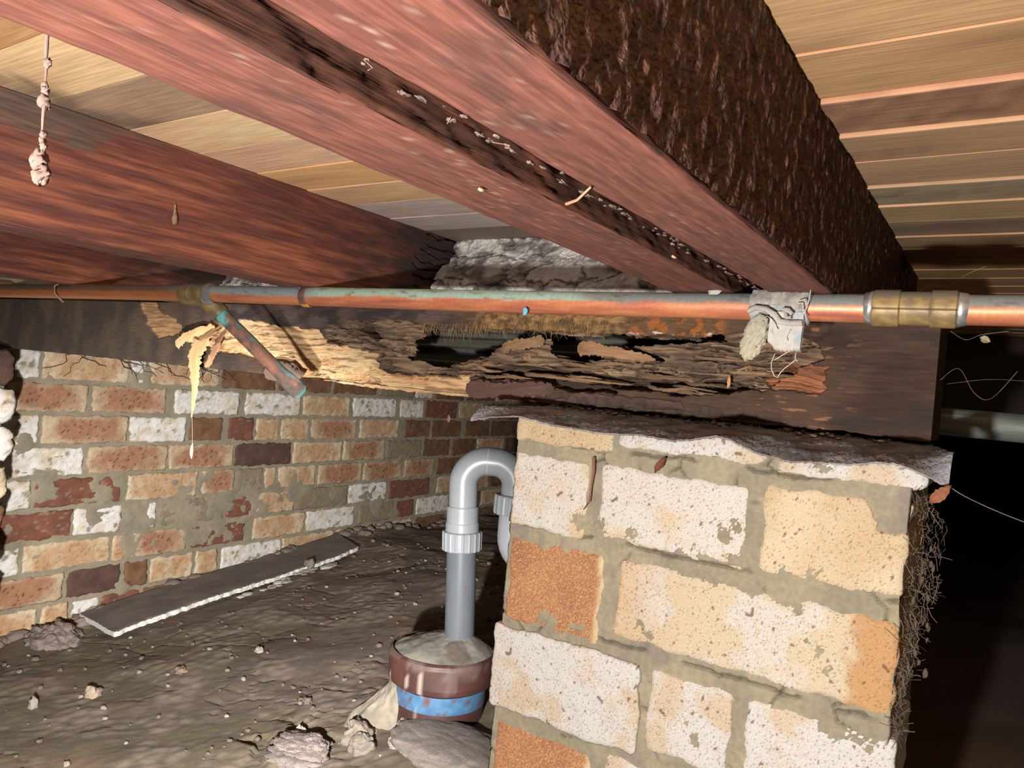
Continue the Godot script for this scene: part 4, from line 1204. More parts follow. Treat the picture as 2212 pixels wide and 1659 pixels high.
# ---------------------------------------------------------------- rag tied round the pipe
func rag() -> void:
	var rg := thing("cloth_rag", "frayed dirty white cloth rag wrapped round the copper pipe", "rag", Vector3(-0.15, 0.05, -0.59))
	var x0 := -0.1735
	var x1 := -0.129
	var c0 := Vector3(0, 0.0795, pz(-0.15))
	var cl := func(p: Vector3) -> Color:
		var n := fb(p.x * 60, p.y * 60, p.z * 60)
		var k := c8(214, 206, 196).lerp(c8(168, 160, 154), clampf(0.5 + 1.5 * n, 0.0, 1.0))
		k = k.lerp(c8(178, 196, 204), 0.7 * st01(0.1, 0.4, fb(p.x * 40, p.y * 40, 8.0)))
		return k.lerp(c8(150, 142, 134), 0.5 * st01(0.2, 0.6, si(p.x * 240, p.y * 240, p.z * 240)))
	var wrap := func(u: float, v: float) -> Vector3:
		var x := lerpf(x0, x1, v) + 0.0012 * fb(u * 9, v, 2.0)
		var an := u * TAU
		var r := 0.0128 + 0.0012 * fb(an * 1.0, x * 70, 1.0) + 0.0008 * si(an * 2.0, x * 300, 4.0)
		if v < 0.02 or v > 0.98: r = 0.0108
		var p := Vector3(x, 0.0795 + sin(an) * r * 1.05, pz(-0.15) + cos(an) * r)
		cc = cl.call(p)
		tt = Vector2(x, an * 0.01)
		return p
	put(sheet(48, 44, wrap, null, true), "wrap", M.cloth, rg)
	# left: a rolled end that hangs and opens downward; the spiral edge faces the camera
	var curl := func(u: float, v: float) -> Vector3:
		# u runs along the spiral, v through the depth of the roll
		var t := u
		var an := lerpf(-0.3, 4.3, t)
		var r := lerpf(0.0155, 0.0075, t)
		var cx := -0.1625 + 0.001 * v
		var cy := 0.0575
		var x := cx + cos(PI * 0.15 + an) * r * 0.95
		var y := cy + sin(PI * 0.15 + an) * r * 1.0
		if t > 0.55: y -= (t - 0.55) * 0.010
		var z := lerpf(-0.5855, -0.602, v) - 0.001 * sin(an)
		var p := Vector3(x, y, z) + Vector3(0.0008, 0.0008, 0.0012) * fb(t * 14, v * 5, 3.0)
		cc = c8(214, 206, 186).lerp(c8(184, 174, 158), clampf(0.5 + 1.3 * fb(t * 9, v * 9, 1.0), 0.0, 1.0))
		tt = Vector2(t * 0.05, v * 0.02)
		return p
	put(sheet(60, 10, curl), "curl", M.cloth, rg)
	# pad of fibres inside the roll
	var pad := func(u: float, v: float) -> Vector3:
		var th := u * TAU
		var ph := (v - 0.5) * PI
		var d := Vector3(cos(ph) * cos(th), sin(ph), -cos(ph) * sin(th))
		var p := Vector3(-0.1665, 0.0535, -0.592) + Vector3(d.x * 0.0095 + 0.35 * d.y * 0.012, d.y * 0.0185, d.z * 0.0075)
		p += d * (0.0016 * fb(d.x * 6, d.y * 2.5, 3.0) + 0.0012 * si(d.x * 16 + d.y * 3.0, d.y * 3.0, 1.0))
		cc = c8(216, 208, 186).lerp(c8(186, 176, 156), clampf(0.5 + 1.4 * si(d.x * 14, d.y * 5, 2.0), 0.0, 1.0))
		cc = cc.lerp(c8(214, 208, 168), 0.5 * st01(0.0, -0.8, d.y))
		tt = Vector2(u, v)
		return p
	put(sheet(40, 24, pad, null, true), "pad", M.cloth, rg)
	var flap := func(u: float, v: float) -> Vector3:
		var x := lerpf(-0.1555, -0.1305, u)
		var k := absf(v * 2.0 - 1.0)       # 1 top, 0 hem, 1 top again (back side)
		var hem := 0.0435 + 0.006 * st01(0.25, 0.0, u) + 0.001 * si(x * 900, 0, 0)
		var y := lerpf(hem, 0.074, k)
		var z := -0.5875 - 0.0035 * st01(0.4, 0.9, k) * 0.5 + 0.003 * fb(x * 70, y * 50, 4.0) + (0.0 if v < 0.5 else -0.004)
		var p := Vector3(x, y, z)
		cc = c8(224, 220, 212).lerp(c8(190, 206, 214), st01(0.0, 0.4, fb(x * 50, y * 40, 7.0)))
		cc = cc.lerp(c8(176, 168, 160), 0.6 * st01(0.2, 0.5, fb(x * 160, y * 70, 2.0)))
		tt = Vector2(x, y)
		return p
	put(sheet(30, 40, flap), "flap", M.cloth, rg)
	var fold := tube([Vector3(-0.172, 0.074, -0.588), Vector3(-0.166, 0.0765, -0.586), Vector3(-0.158, 0.0755, -0.585), Vector3(-0.151, 0.071, -0.585), Vector3(-0.147, 0.066, -0.586), Vector3(-0.139, 0.065, -0.586), Vector3(-0.131, 0.0655, -0.588)], 0.0022, 10, c8(204, 196, 188), 0.5, 1.0, 0.3)
	put(fold, "fold", M.cloth, rg)
	put(tube([Vector3(-0.145, 0.075, -0.586), Vector3(-0.141, 0.0745, -0.5845), Vector3(-0.138, 0.072, -0.5845), Vector3(-0.139, 0.069, -0.585), Vector3(-0.142, 0.069, -0.5852), Vector3(-0.143, 0.072, -0.5855)], 0.002, 10, c8(206, 196, 190), 0.5, 0.7, 0.3), "knot", M.cloth, rg)
	# frayed threads
	var thr := [
		[Vector3(-0.146, 0.045, -0.588), Vector3(-0.149, 0.040, -0.587), Vector3(-0.1505, 0.034, -0.586), Vector3(-0.150, 0.029, -0.586), Vector3(-0.1475, 0.024, -0.586), Vector3(-0.145, 0.0225, -0.586), Vector3(-0.1435, 0.026, -0.586), Vector3(-0.1405, 0.030, -0.586), Vector3(-0.137, 0.033, -0.586), Vector3(-0.133, 0.037, -0.586)],
		[Vector3(-0.138, 0.044, -0.588), Vector3(-0.142, 0.041, -0.587), Vector3(-0.146, 0.038, -0.587), Vector3(-0.149, 0.036, -0.587)],
		[Vector3(-0.1335, 0.0425, -0.588), Vector3(-0.1335, 0.038, -0.587), Vector3(-0.1315, 0.036, -0.587)],
		[Vector3(-0.132, 0.074, -0.586), Vector3(-0.127, 0.080, -0.585), Vector3(-0.1265, 0.086, -0.585), Vector3(-0.1255, 0.096, -0.585)],
		[Vector3(-0.134, 0.082, -0.5855), Vector3(-0.130, 0.083, -0.584), Vector3(-0.1275, 0.079, -0.584), Vector3(-0.129, 0.073, -0.585)],
		[Vector3(-0.135, 0.080, -0.5852), Vector3(-0.131, 0.080, -0.584), Vector3(-0.130, 0.074, -0.585), Vector3(-0.1275, 0.069, -0.585)],
		[Vector3(-0.1385, 0.060, -0.5855), Vector3(-0.1405, 0.054, -0.5845), Vector3(-0.1395, 0.051, -0.5845)],
	]
	for t in thr:
		put(tube(t, 0.00035, 6, c8(206, 192, 178), 0.2), "thread", M.fibre, rg.get_node("wrap") as Node3D)

# ---------------------------------------------------------------- crumbly grey mud packed on the bearer between the joists
func mud_clumps() -> void:
	for q in [[-0.664, -0.246, "grey-white crumbly clump of dried mud packed between joists above the copper pipe"], [-1.168, -0.720, "dark crumbly mud clump in the gap left of the cracked joist end"]]:
		var x0: float = q[0]
		var x1: float = q[1]
		var left: bool = x0 < -0.9
		var f := func(u: float, v: float) -> Vector3:
			var x := lerpf(x0, x1, u)
			var y := lerpf(YJ, YF - 0.0005, v)
			var e := minf(u, 1.0 - u) * (x1 - x0)
			var w := Vector3(x, y, 0)
			var lump := (nc.get_noise_3d(x * 34, y * 38, 1.0) + 1.0) * 0.5
			var l2 := (nc.get_noise_3d(x * 90 + 0.4 * fb(x * 50, y * 50, 0), y * 90, 6.0) + 1.0) * 0.5
			var crk := st01(0.10, 0.0, nk.get_noise_3d(x * 15 + 0.35 * fb(x * 30, y * 30, 1.0), y * 26 + 0.3 * fb(x * 40, y * 40, 3.0), 2.0) + 1.0)
			var belly := lerpf(-0.785, -0.832, st01(0.25, 1.0, v)) - 0.010 * st01(0.35, 0.12, v)
			if left: belly -= 0.02
			var z := belly + 0.012 * (0.5 - lump) + 0.008 * (0.5 - l2) + 0.005 * fb(x * 45, y * 45, 2.0) + 0.0022 * fb(x * 150, y * 150, 6.0) - 0.006 * crk
			cc = c8(234, 230, 226).lerp(c8(182, 173, 167), clampf(0.45 + 1.5 * fb(x * 26, y * 26, 4.0) + 1.2 * (lump - 0.45), 0.0, 1.0))
			cc = cc.lerp(c8(92, 80, 72), 0.75 * st01(0.0, 0.3, fb(x * 13, y * 22, 14.0) + 0.16 * (1.0 if left else 0.0) + 0.0))
			cc = cc.lerp(c8(226, 220, 214), 0.8 * st01(0.1, 0.35, fb(x * 32, y * 60, 24.0)) * st01(0.3, 0.6, v + 0.3 * st01(0.15, 0.05, v)))
			cc = cc.lerp(c8(60, 52, 48), 0.6 * crk)
			tt = Vector2(x, y)
			return Vector3(x, y, z)
		var o := put(sheet(int((x1 - x0) / 0.0013), 85, f), "mud_clump", M.clod)
		tag(o, q[2], "mud")

# ---------------------------------------------------------------- white waste pipe
func waste_pipe() -> void:
	var base := Vector3(-0.83, -0.50, -1.15)
	var w := thing("waste_pipe", "white plastic waste pipe bend on a grey riser standing in the clay pipe", "pipe", base)
	var white := func(_u, _v, p): return c8(136, 140, 145) * (1.0 + 0.05 * fb(p.x * 40, p.y * 40, p.z * 40))
	var grey := func(_u, v, p: Vector3) -> Color:
		var k := c8(92, 96, 102) * (1.0 + 0.12 * fb(p.x * 40, p.y * 25, p.z * 40))
		return k.lerp(c8(92, 88, 84), 0.6 * st01(0.3, 0.5, fb(p.x * 60, p.y * 24, p.z * 60)))
	var top := Vector3(-0.8475, -0.155, -1.139)
	var d := (top - base).normalized()
	put(lathe(base, d, fine([Vector2(0.0285, 0.0), Vector2(0.0285, 0.19)], 0.02), 40, grey), "riser", M.pvc, w)
	# ribbed nut
	var rib := func(u: float, h: float) -> float: return 0.0016 * st01(0.30, 0.42, absf(fposmod(u * 18.0, 1.0) - 0.5))
	put(lathe(base + d * 0.176, d, fine([Vector2(0.029, 0.0), Vector2(0.0350, 0.0), Vector2(0.0365, 0.002), Vector2(0.0370, 0.034), Vector2(0.0355, 0.036), Vector2(0.031, 0.037)], 0.006), 216, white, rib), "ribbed_nut", M.pvc, w)
	put(lathe(base + d * 0.211, d, fine([Vector2(0.0322, 0.0), Vector2(0.0322, 0.017), Vector2(0.0312, 0.019), Vector2(0.0305, 0.019), Vector2(0.0305, 0.047), Vector2(0.0295, 0.049), Vector2(0.0275, 0.049)], 0.006), 48, white), "socket", M.pvc, w)
	# up, over and down again
	var rt := Vector3(0.834, 0.0, -0.552)
	var a := base + d * 0.255
	var pts := []
	var ctop := base + d * 0.305
	for i in 8: pts.append(a.lerp(ctop, i / 8.0))
	var R := 0.044
	for i in 13:
		var an := PI - PI * 0.5 * i / 12.0
		pts.append(ctop + rt * (R + cos(an) * R) + Vector3.UP * sin(an) * R)
	var c2 := ctop + rt * 0.056 + Vector3.UP * 0.0
	for i in range(1, 11):
		var an := PI * 0.5 - PI * 0.5 * i / 10.0
		pts.append(c2 + rt * (cos(an) * R) + Vector3.UP * sin(an) * R)
	for i in range(1, 5): pts.append(c2 + rt * R + Vector3.DOWN * 0.012 * i)
	put(sweep(pts, 0.0272, 44, c8(136, 140, 145)), "bend", M.pvc, w)
	# seam where the moulded halves meet
	put(lathe(ctop + rt * 0.042 + Vector3.UP * R, rt, [Vector2(0.0271, 0.0), Vector2(0.0276, 0.0004), Vector2(0.0271, 0.0009)], 44, func(_u, _v, _p): return c8(196, 198, 202)), "seam", M.pvc, w.get_node("bend") as Node3D)
	var e: Vector3 = c2 + rt * R
	put(lathe(e + Vector3.DOWN * 0.052, Vector3.UP, fine([Vector2(0.029, 0.0), Vector2(0.0365, 0.0), Vector2(0.0375, 0.002), Vector2(0.0372, 0.034), Vector2(0.036, 0.036), Vector2(0.0275, 0.037)], 0.006), 216, white, rib), "ribbed_nut", M.pvc, w)
	# trap bend below
	var tp := []
	for i in 5: tp.append(e + Vector3.DOWN * (0.045 + 0.012 * i))
	var c3 := e + Vector3.DOWN * 0.093 + rt * 0.05
	for i in range(1, 17):
		var an := PI + PI * i / 16.0
		tp.append(c3 + rt * cos(an) * 0.05 + Vector3.UP * sin(an) * 0.05)
	for i in range(1, 9): tp.append(c3 + rt * 0.05 + Vector3.UP * 0.03 * i)
	put(sweep(tp, 0.0272, 36, c8(150, 154, 158)), "trap_bend", M.pvc, w)

func sweep(pts: Array, r: float, sides: int, col: Color) -> ArrayMesh:
	var n := pts.size()
	var f := func(u: float, v: float) -> Vector3:
		var i := int(round(v * (n - 1)))
		var d: Vector3 = (pts[mini(i + 1, n - 1)] - pts[maxi(i - 1, 0)]).normalized()
		var s := Vector3(0.552, 0.0, 0.834)     # the sideways axis of a path that stays in one upright plane
		var b := s.cross(d)
		cc = col * (1.0 + 0.05 * fb(pts[i].x * 40 + u, pts[i].y * 40, pts[i].z * 40))
		tt = Vector2(u, v)
		return pts[i] + (s * cos(u * TAU) + b * sin(u * TAU)) * r
	return sheet(sides, n - 1, f, null, true)

# ---------------------------------------------------------------- clay pipe
func clay_pipe() -> void:
	var c := Vector3(-0.858, -0.72, -1.14)
	var t := thing("clay_pipe", "brown glazed clay pipe socket with a cement cap and a blue painted band", "clay pipe", c)
	var clay := func(u: float, v: float, p: Vector3) -> Color:
		var n := fb(p.x * 16, p.y * 16, p.z * 16)
		var k := c8(84, 53, 47).lerp(c8(68, 43, 40), clampf(0.5 + n, 0.0, 1.0))
		k = k.lerp(c8(120, 102, 97), 0.5 * st01(0.0, 0.3, fb(u * 14, p.y * 14, 3.0) + (p.y + 0.535) * 10.0))      # lime dust at the rim
		k = k.lerp(c8(186, 174, 160), 0.7 * st01(0.70, 0.78, si(u * 46, p.y * 7, 7.0)) * st01(-0.64, -0.60, p.y))        # drips
		return k
	put(lathe(c, Vector3.UP, fine([Vector2(0.086, -0.02), Vector2(0.086, 0.141), Vector2(0.094, 0.146), Vector2(0.101, 0.151), Vector2(0.1025, 0.160), Vector2(0.103, 0.196), Vector2(0.101, 0.203), Vector2(0.096, 0.206)], 0.01), 90, clay, func(u, h): return 0.0012 * fb(cos(u * TAU) * 2, sin(u * TAU) * 2, h * 20)), "socket", M.clay, t)
	var blue := func(u: float, v: float, p: Vector3) -> Color:
		var n := fb(p.x * 30, p.y * 60, p.z * 30)
		var k := c8(62, 102, 142).lerp(c8(84, 128, 162), clampf(0.5 + n, 0.0, 1.0))
		k = k.lerp(c8(104, 70, 66), st01(0.18, 0.28, fb(p.x * 50, p.y * 90, p.z * 50 + 3.0)))
		return k.lerp(c8(190, 182, 172), 0.7 * st01(0.70, 0.78, si(u * 46, p.y * 7, 7.0)))
	put(lathe(c, Vector3.UP, fine([Vector2(0.0862, 0.110), Vector2(0.0872, 0.1105), Vector2(0.0874, 0.141), Vector2(0.0862, 0.142)], 0.008), 90, blue, func(u, h): return 0.0004 * fb(cos(u * TAU) * 6, sin(u * TAU) * 6, h * 90)), "blue_band", M.clay, t)
	# cement cap: a rough dome that rises to the riser
	var r0 := Vector2(-0.83 + 0.858, -1.15 + 1.14)
	var cap := func(u: float, v: float) -> Vector3:
		var an := u * TAU
		var o := Vector2(cos(an), sin(an)) * 0.1005
		var q := o.lerp(r0, v)
		q += (Vector2(cos(an), sin(an)) * 0.026) * v
		var y := 0.198 + 0.036 * pow(v, 0.8) - 0.004 * st01(0.05, 0.0, v) + 0.004 * fb(q.x * 20, q.y * 20, 1.0) + 0.0012 * fb(q.x * 90, q.y * 90, 3.0)
		cc = c8(134, 130, 120).lerp(c8(108, 104, 96), clampf(0.5 + 1.3 * fb(q.x * 14, q.y * 14, 5.0), 0.0, 1.0))
		cc = cc.lerp(c8(92, 78, 70), 0.8 * st01(0.0, 0.012, 0.030 - Vector2(q.x - 0.06, q.y - 0.035).length() + 0.012 * fb(q.x * 40, q.y * 40, 8.0)))
		tt = q
		return c + Vector3(q.x, y, q.y)
	put(sheet(80, 24, cap, null, true), "cement_cap", M.cement, t)
	# cement left sticking to the front of the pipe
	for i in 9:
		var an := 1.05 + 0.085 * i + 0.05 * si(i, 2, 2)
		var d := Vector3(cos(an), 0, sin(an))
		put(rock(c + d * 0.0865 + Vector3(0, 0.082 + 0.014 * si(i * 2.1, 0, 4), 0), Vector3(0.010, 0.011, 0.010), 30.0 + i, c8(158, 150, 134), 16, 0.5), "cement_smear", M.cement, t.get_node("socket") as Node3D)
	# haunch of cement against its left side
	var h := func(u: float, v: float) -> Vector3:
		var an := lerpf(1.95, 3.15, u)
		var r := 0.082 + 0.12 * pow(1.0 - v, 1.4) * (1.0 + 0.35 * fb(u * 3.0, v * 2, 1.0)) * sin(PI * clampf(u, 0.02, 0.98))
		var y := lerpf(0.02, 0.165, v)
		var p := c + Vector3(cos(an) * r, y, sin(an) * r)
		p += Vector3(1, 1, 1) * 0.004 * fb(p.x * 30, p.y * 30, p.z * 30)
		cc = c8(148, 138, 122).lerp(c8(120, 112, 98), clampf(0.5 + 1.3 * fb(p.x * 20, p.y * 20, p.z * 20), 0.0, 1.0))
		cc = cc.lerp(c8(170, 162, 150), 0.6 * st01(0.25, 0.0, absf(u - 0.45)) * st01(0.2, 0.6, v))
		tt = Vector2(u, v)
		return p
	put(sheet(50, 40, h), "cement_haunch", M.cement, t)

# ---------------------------------------------------------------- strip of cement sheet on the ground
func cement_strip() -> void:
	var A := Vector3(-2.085, -0.752, -1.085)
	var B := Vector3(-1.862, -0.741, -1.062)
	var C := Vector3(-1.862, -0.638, -1.925)
	var D := Vector3(-2.082, -0.640, -2.03)
	var s := thing("cement_sheet", "long grey cement sheet offcut with white broken edges leaning on the earth by the wall", "sheet offcut", (A + C) * 0.5)
	var pos := func(x: float, y: float) -> Vector3:
		var p := A.lerp(D, y).lerp(B.lerp(C, y), x) + Vector3(0, 0.012, 0)
		p.y += 0.004 * sin(y * PI * 2.0) + 0.002 * fb(x * 3, y * 9, 1.0)
		return p
	var top := func(u: float, v: float) -> Vector3:
		var wv := 1.0 + 0.03 * fb(v * 8.0, 2.0, 1.0) + 0.016 * si(v * 40, 0, 3)
		var p: Vector3 = pos.call(u * wv, v)
		cc = c8(128, 118, 113).lerp(c8(112, 103, 99), clampf(0.5 + 1.2 * fb(p.x * 9, p.z * 9, 1.0), 0.0, 1.0))
		cc = cc.lerp(c8(190, 184, 176), 0.7 * st01(0.93, 1.0, u + 0.05 * fb(v * 40, u * 6, 2.0)))
		tt = Vector2(p.x, p.z)
		return p
	put(sheet(24, 120, top), "top_face", M.cement, s)
	var rim := func(u: float, v: float) -> Vector3:
		# the long broken edge, then the short end
		var p: Vector3
		if u < 0.8:
			var t := 1.0 - u / 0.8
			p = pos.call(1.0 + 0.03 * fb(t * 8.0, 2.0, 1.0) + 0.016 * si(t * 40, 0, 3), t)
		else:
			p = pos.call(1.0 - (u - 0.8) / 0.2, 0.0)
		p.y -= 0.013 * (1.0 - v) + 0.0015 * si(u * 90, v * 3, 1)
		p.x += (0.004 if v > 0.2 and v < 0.8 else 0.0) * si(u * 120, v * 5.0, 5.0)
		cc = c8(222, 220, 214) * (1.0 + 0.15 * fb(u * 60, v * 3, 1.0))
		tt = Vector2(u, v)
		return p
	put(sheet(200, 4, rim), "broken_edge", M.cement, s)
	# crumbled white edge lying along it
	rng.seed = 21
	for i in 26:
		var t := rng.randf_range(0.38, 0.86)
		var p: Vector3 = pos.call(1.03 + rng.randf() * 0.16, t)
		p.y = gh(p.x, p.z) + 0.006
		var r := rng.randf_range(0.006, 0.02)
		var o := put(rock(p, Vector3(r * 0.8, r * 0.35, r * 1.5), 60.0 + i, c8(206, 202, 194).lerp(c8(160, 152, 144), rng.randf()), 12, 0.5), "sheet_fragment", M.cement)
		tag(o, "small white crumb broken off the edge of the cement sheet", "fragment", "white crumbs along the cement sheet")

# ---------------------------------------------------------------- stones and clods on the earth
func stones() -> void:
	var named := [
		[Vector3(-1.59, 0, -0.87), Vector3(0.020, 0.014, 0.016), c8(168, 148, 130), "pale two-lobed stone on the earth at left", 3.0],
		[Vector3(-1.633, 0, -0.772), Vector3(0.010, 0.016, 0.008), c8(150, 144, 132), "small upright grey pebble near the lower left corner", 8.0],
		[Vector3(-1.437, 0, -1.179), Vector3(0.012, 0.008, 0.010), c8(172, 160, 150), "small pale stone below the flat hump of earth", 14.0],
		[Vector3(-1.04, 0, -0.965), Vector3(0.012, 0.014, 0.008), c8(206, 192, 178), "white angular chip standing in the soil near the rubble", 19.0],
		[Vector3(-1.504, 0, -1.02), Vector3(0.016, 0.008, 0.012), c8(140, 122, 106), "flat brown stone half sunk in the middle of the earth", 27.0],
		[Vector3(-1.13, 0, -1.06), Vector3(0.008, 0.008, 0.008), c8(116, 104, 96), "round grey pebble between the white chip and the clay pipe", 33.0],
		[Vector3(-1.86, 0, -1.70), Vector3(0.018, 0.016, 0.016), c8(140, 130, 122), "grey lump resting on the far end of the cement sheet", 37.0],
	]
	for q in named:
		var p: Vector3 = q[0]
		p.y = gh(p.x, p.z) + q[1].y * 0.35
		if q[4] == 37.0: p.y += 0.02
		var o := put(rock(p, q[1], q[4], q[2], 22, 0.45, 0.12), "stone", M.clod)
		tag(o, q[3], "stone")
	# clods
	var clods := [
		[Vector3(-0.935, 0, -1.005), Vector3(0.032, 0.026, 0.030), c8(138, 126, 114), "pale lump of mortar on the ground left of the clay pipe", 5.0],
		[Vector3(-0.905, 0, -0.985), Vector3(0.026, 0.022, 0.020), c8(130, 120, 110), "smaller mortar lump in front of the pale one", 6.5],
		[Vector3(-0.845, 0, -1.02), Vector3(0.022, 0.018, 0.018), c8(170, 156, 148), "knobbly pale crumb of cement below the clay pipe", 9.0],
		[Vector3(-0.735, 0, -1.035), Vector3(0.13, 0.026, 0.075), c8(132, 122, 116), "broad smooth hump of grey clay in front of the clay pipe", 11.0],
		[Vector3(-2.00, 0, -0.985), Vector3(0.075, 0.035, 0.05), c8(142, 128, 120), "grey lump of rubble at the foot of the wall, far left", 15.0],
	]
	for q in clods:
		var p: Vector3 = q[0]
		p.y = gh(p.x, p.z) + q[1].y * 0.2
		var big: bool = q[1].x > 0.05
		var o := put(rock(p, q[1], q[4], q[2], 84 if big else 44, 0.14 if q[4] != 11.0 else 0.07, 0.20 if q[4] != 11.0 else 0.03), "clod", M.clod)
		tag(o, q[3], "clod")
	var bc := Vector3(-0.985, gh(-0.985, -0.915), -0.915)
	var lc := thing("clod", "large cracked grey clod of clay at the lower edge, left of the pier", "clod", bc)
	for q in [[0.0, 0.004, 0.0, 0.060, 0.012, 0.044, 1.0], [0.006, 0.017, -0.008, 0.050, 0.009, 0.036, 5.0], [-0.012, 0.026, 0.004, 0.034, 0.007, 0.030, 9.0], [0.030, 0.027, -0.012, 0.020, 0.009, 0.018, 13.0], [0.012, 0.032, -0.018, 0.018, 0.006, 0.014, 17.0]]:
		put(rock(bc + Vector3(q[0], q[1], q[2]), Vector3(q[3], q[4], q[5]), q[6], c8(136, 124, 119), 54, 0.14, 0.17), "slab", M.clod, lc)
	var rf := put(rock(Vector3(-1.045, gh(-1.045, -0.925) + 0.006, -0.925), Vector3(0.016, 0.008, 0.012), 44.0, c8(176, 116, 100), 18, 0.4), "brick_fragment", M.brick)
	tag(rf, "pinkish brick fragment among the broken soil at the lower edge", "brick fragment")
	# gravel: too small and many to count
	rng.seed = 9
	var list := []
	for i in 420:
		var x := rng.randf_range(-2.05, -0.85)
		var z := rng.randf_range(-0.55, -2.2)
		var r := rng.randf_range(0.0022, 0.0075) * (1.0 if i % 9 else 1.5)
		if absf(x + 0.86) < 0.12 and absf(z + 1.14) < 0.12: continue
		list.append(rock(Vector3(x, gh(x, z) + r * 0.3, z), Vector3(r, r * 0.7, r * 0.9), i * 2.1, c8(112, 98, 86).lerp(c8(176, 164, 150), pow(rng.randf(), 4.0)), 9, 0.5, 0.15))
	put(join(list), "gravel", M.clod, get_node("floor") as Node3D).set_meta("kind", "stuff")
	# rubble along the foot of the wall
	var rl := []
	for i in 120:
		var z := -0.85 - 2.0 * rng.randf()
		var x := XW + 0.01 + 0.09 * rng.randf() * rng.randf()
		var r := rng.randf_range(0.006, 0.024)
		rl.append(rock(Vector3(x, gh(x, z) + r * 0.2, z), Vector3(r, r * 0.7, r * 1.2), i * 3.3, c8(130, 116, 106).lerp(c8(166, 152, 138), rng.randf() * rng.randf()), 10, 0.5, 0.12))
	put(join(rl), "rubble", M.clod, get_node("floor") as Node3D).set_meta("kind", "stuff")

# ---------------------------------------------------------------- galvanised pipe at right
func steel_pipe() -> void:
	var col := func(u: float, v: float, p: Vector3) -> Color:
		var n := fb(p.x * 14, p.y * 120, p.z * 120)
		return c8(150, 156, 150).lerp(c8(104, 112, 108), clampf(0.5 + 1.5 * n, 0.0, 1.0)).lerp(c8(176, 178, 168), 0.5 * st01(0.4, 0.7, si(p.x * 90, p.y * 200, p.z * 200)))
	var prof := []
	for i in 60: prof.append(Vector2(0.0148, i * 0.043))
	var o := put(lathe(Vector3(-0.18, 0.0007, -0.925), Vector3(1, -0.0015, 0), prof, 36, col), "steel_pipe", M.steel)
	tag(o, "grey galvanised steel pipe at right, coming out from behind the bearer end", "pipe")

# ---------------------------------------------------------------- cobwebs
func strand(pts: Array, r: float, col: Color) -> ArrayMesh:
	var q := []
	var n := pts.size()
	for i in n - 1:
		for k in 5:
			q.append(pts[i].cubic_interpolate(pts[i + 1], pts[maxi(i - 1, 0)], pts[mini(i + 2, n - 1)], k / 5.0))
	q.append(pts[n - 1])
	return tube(q, r, 6, col, 0.3, 1.0, 0.6)

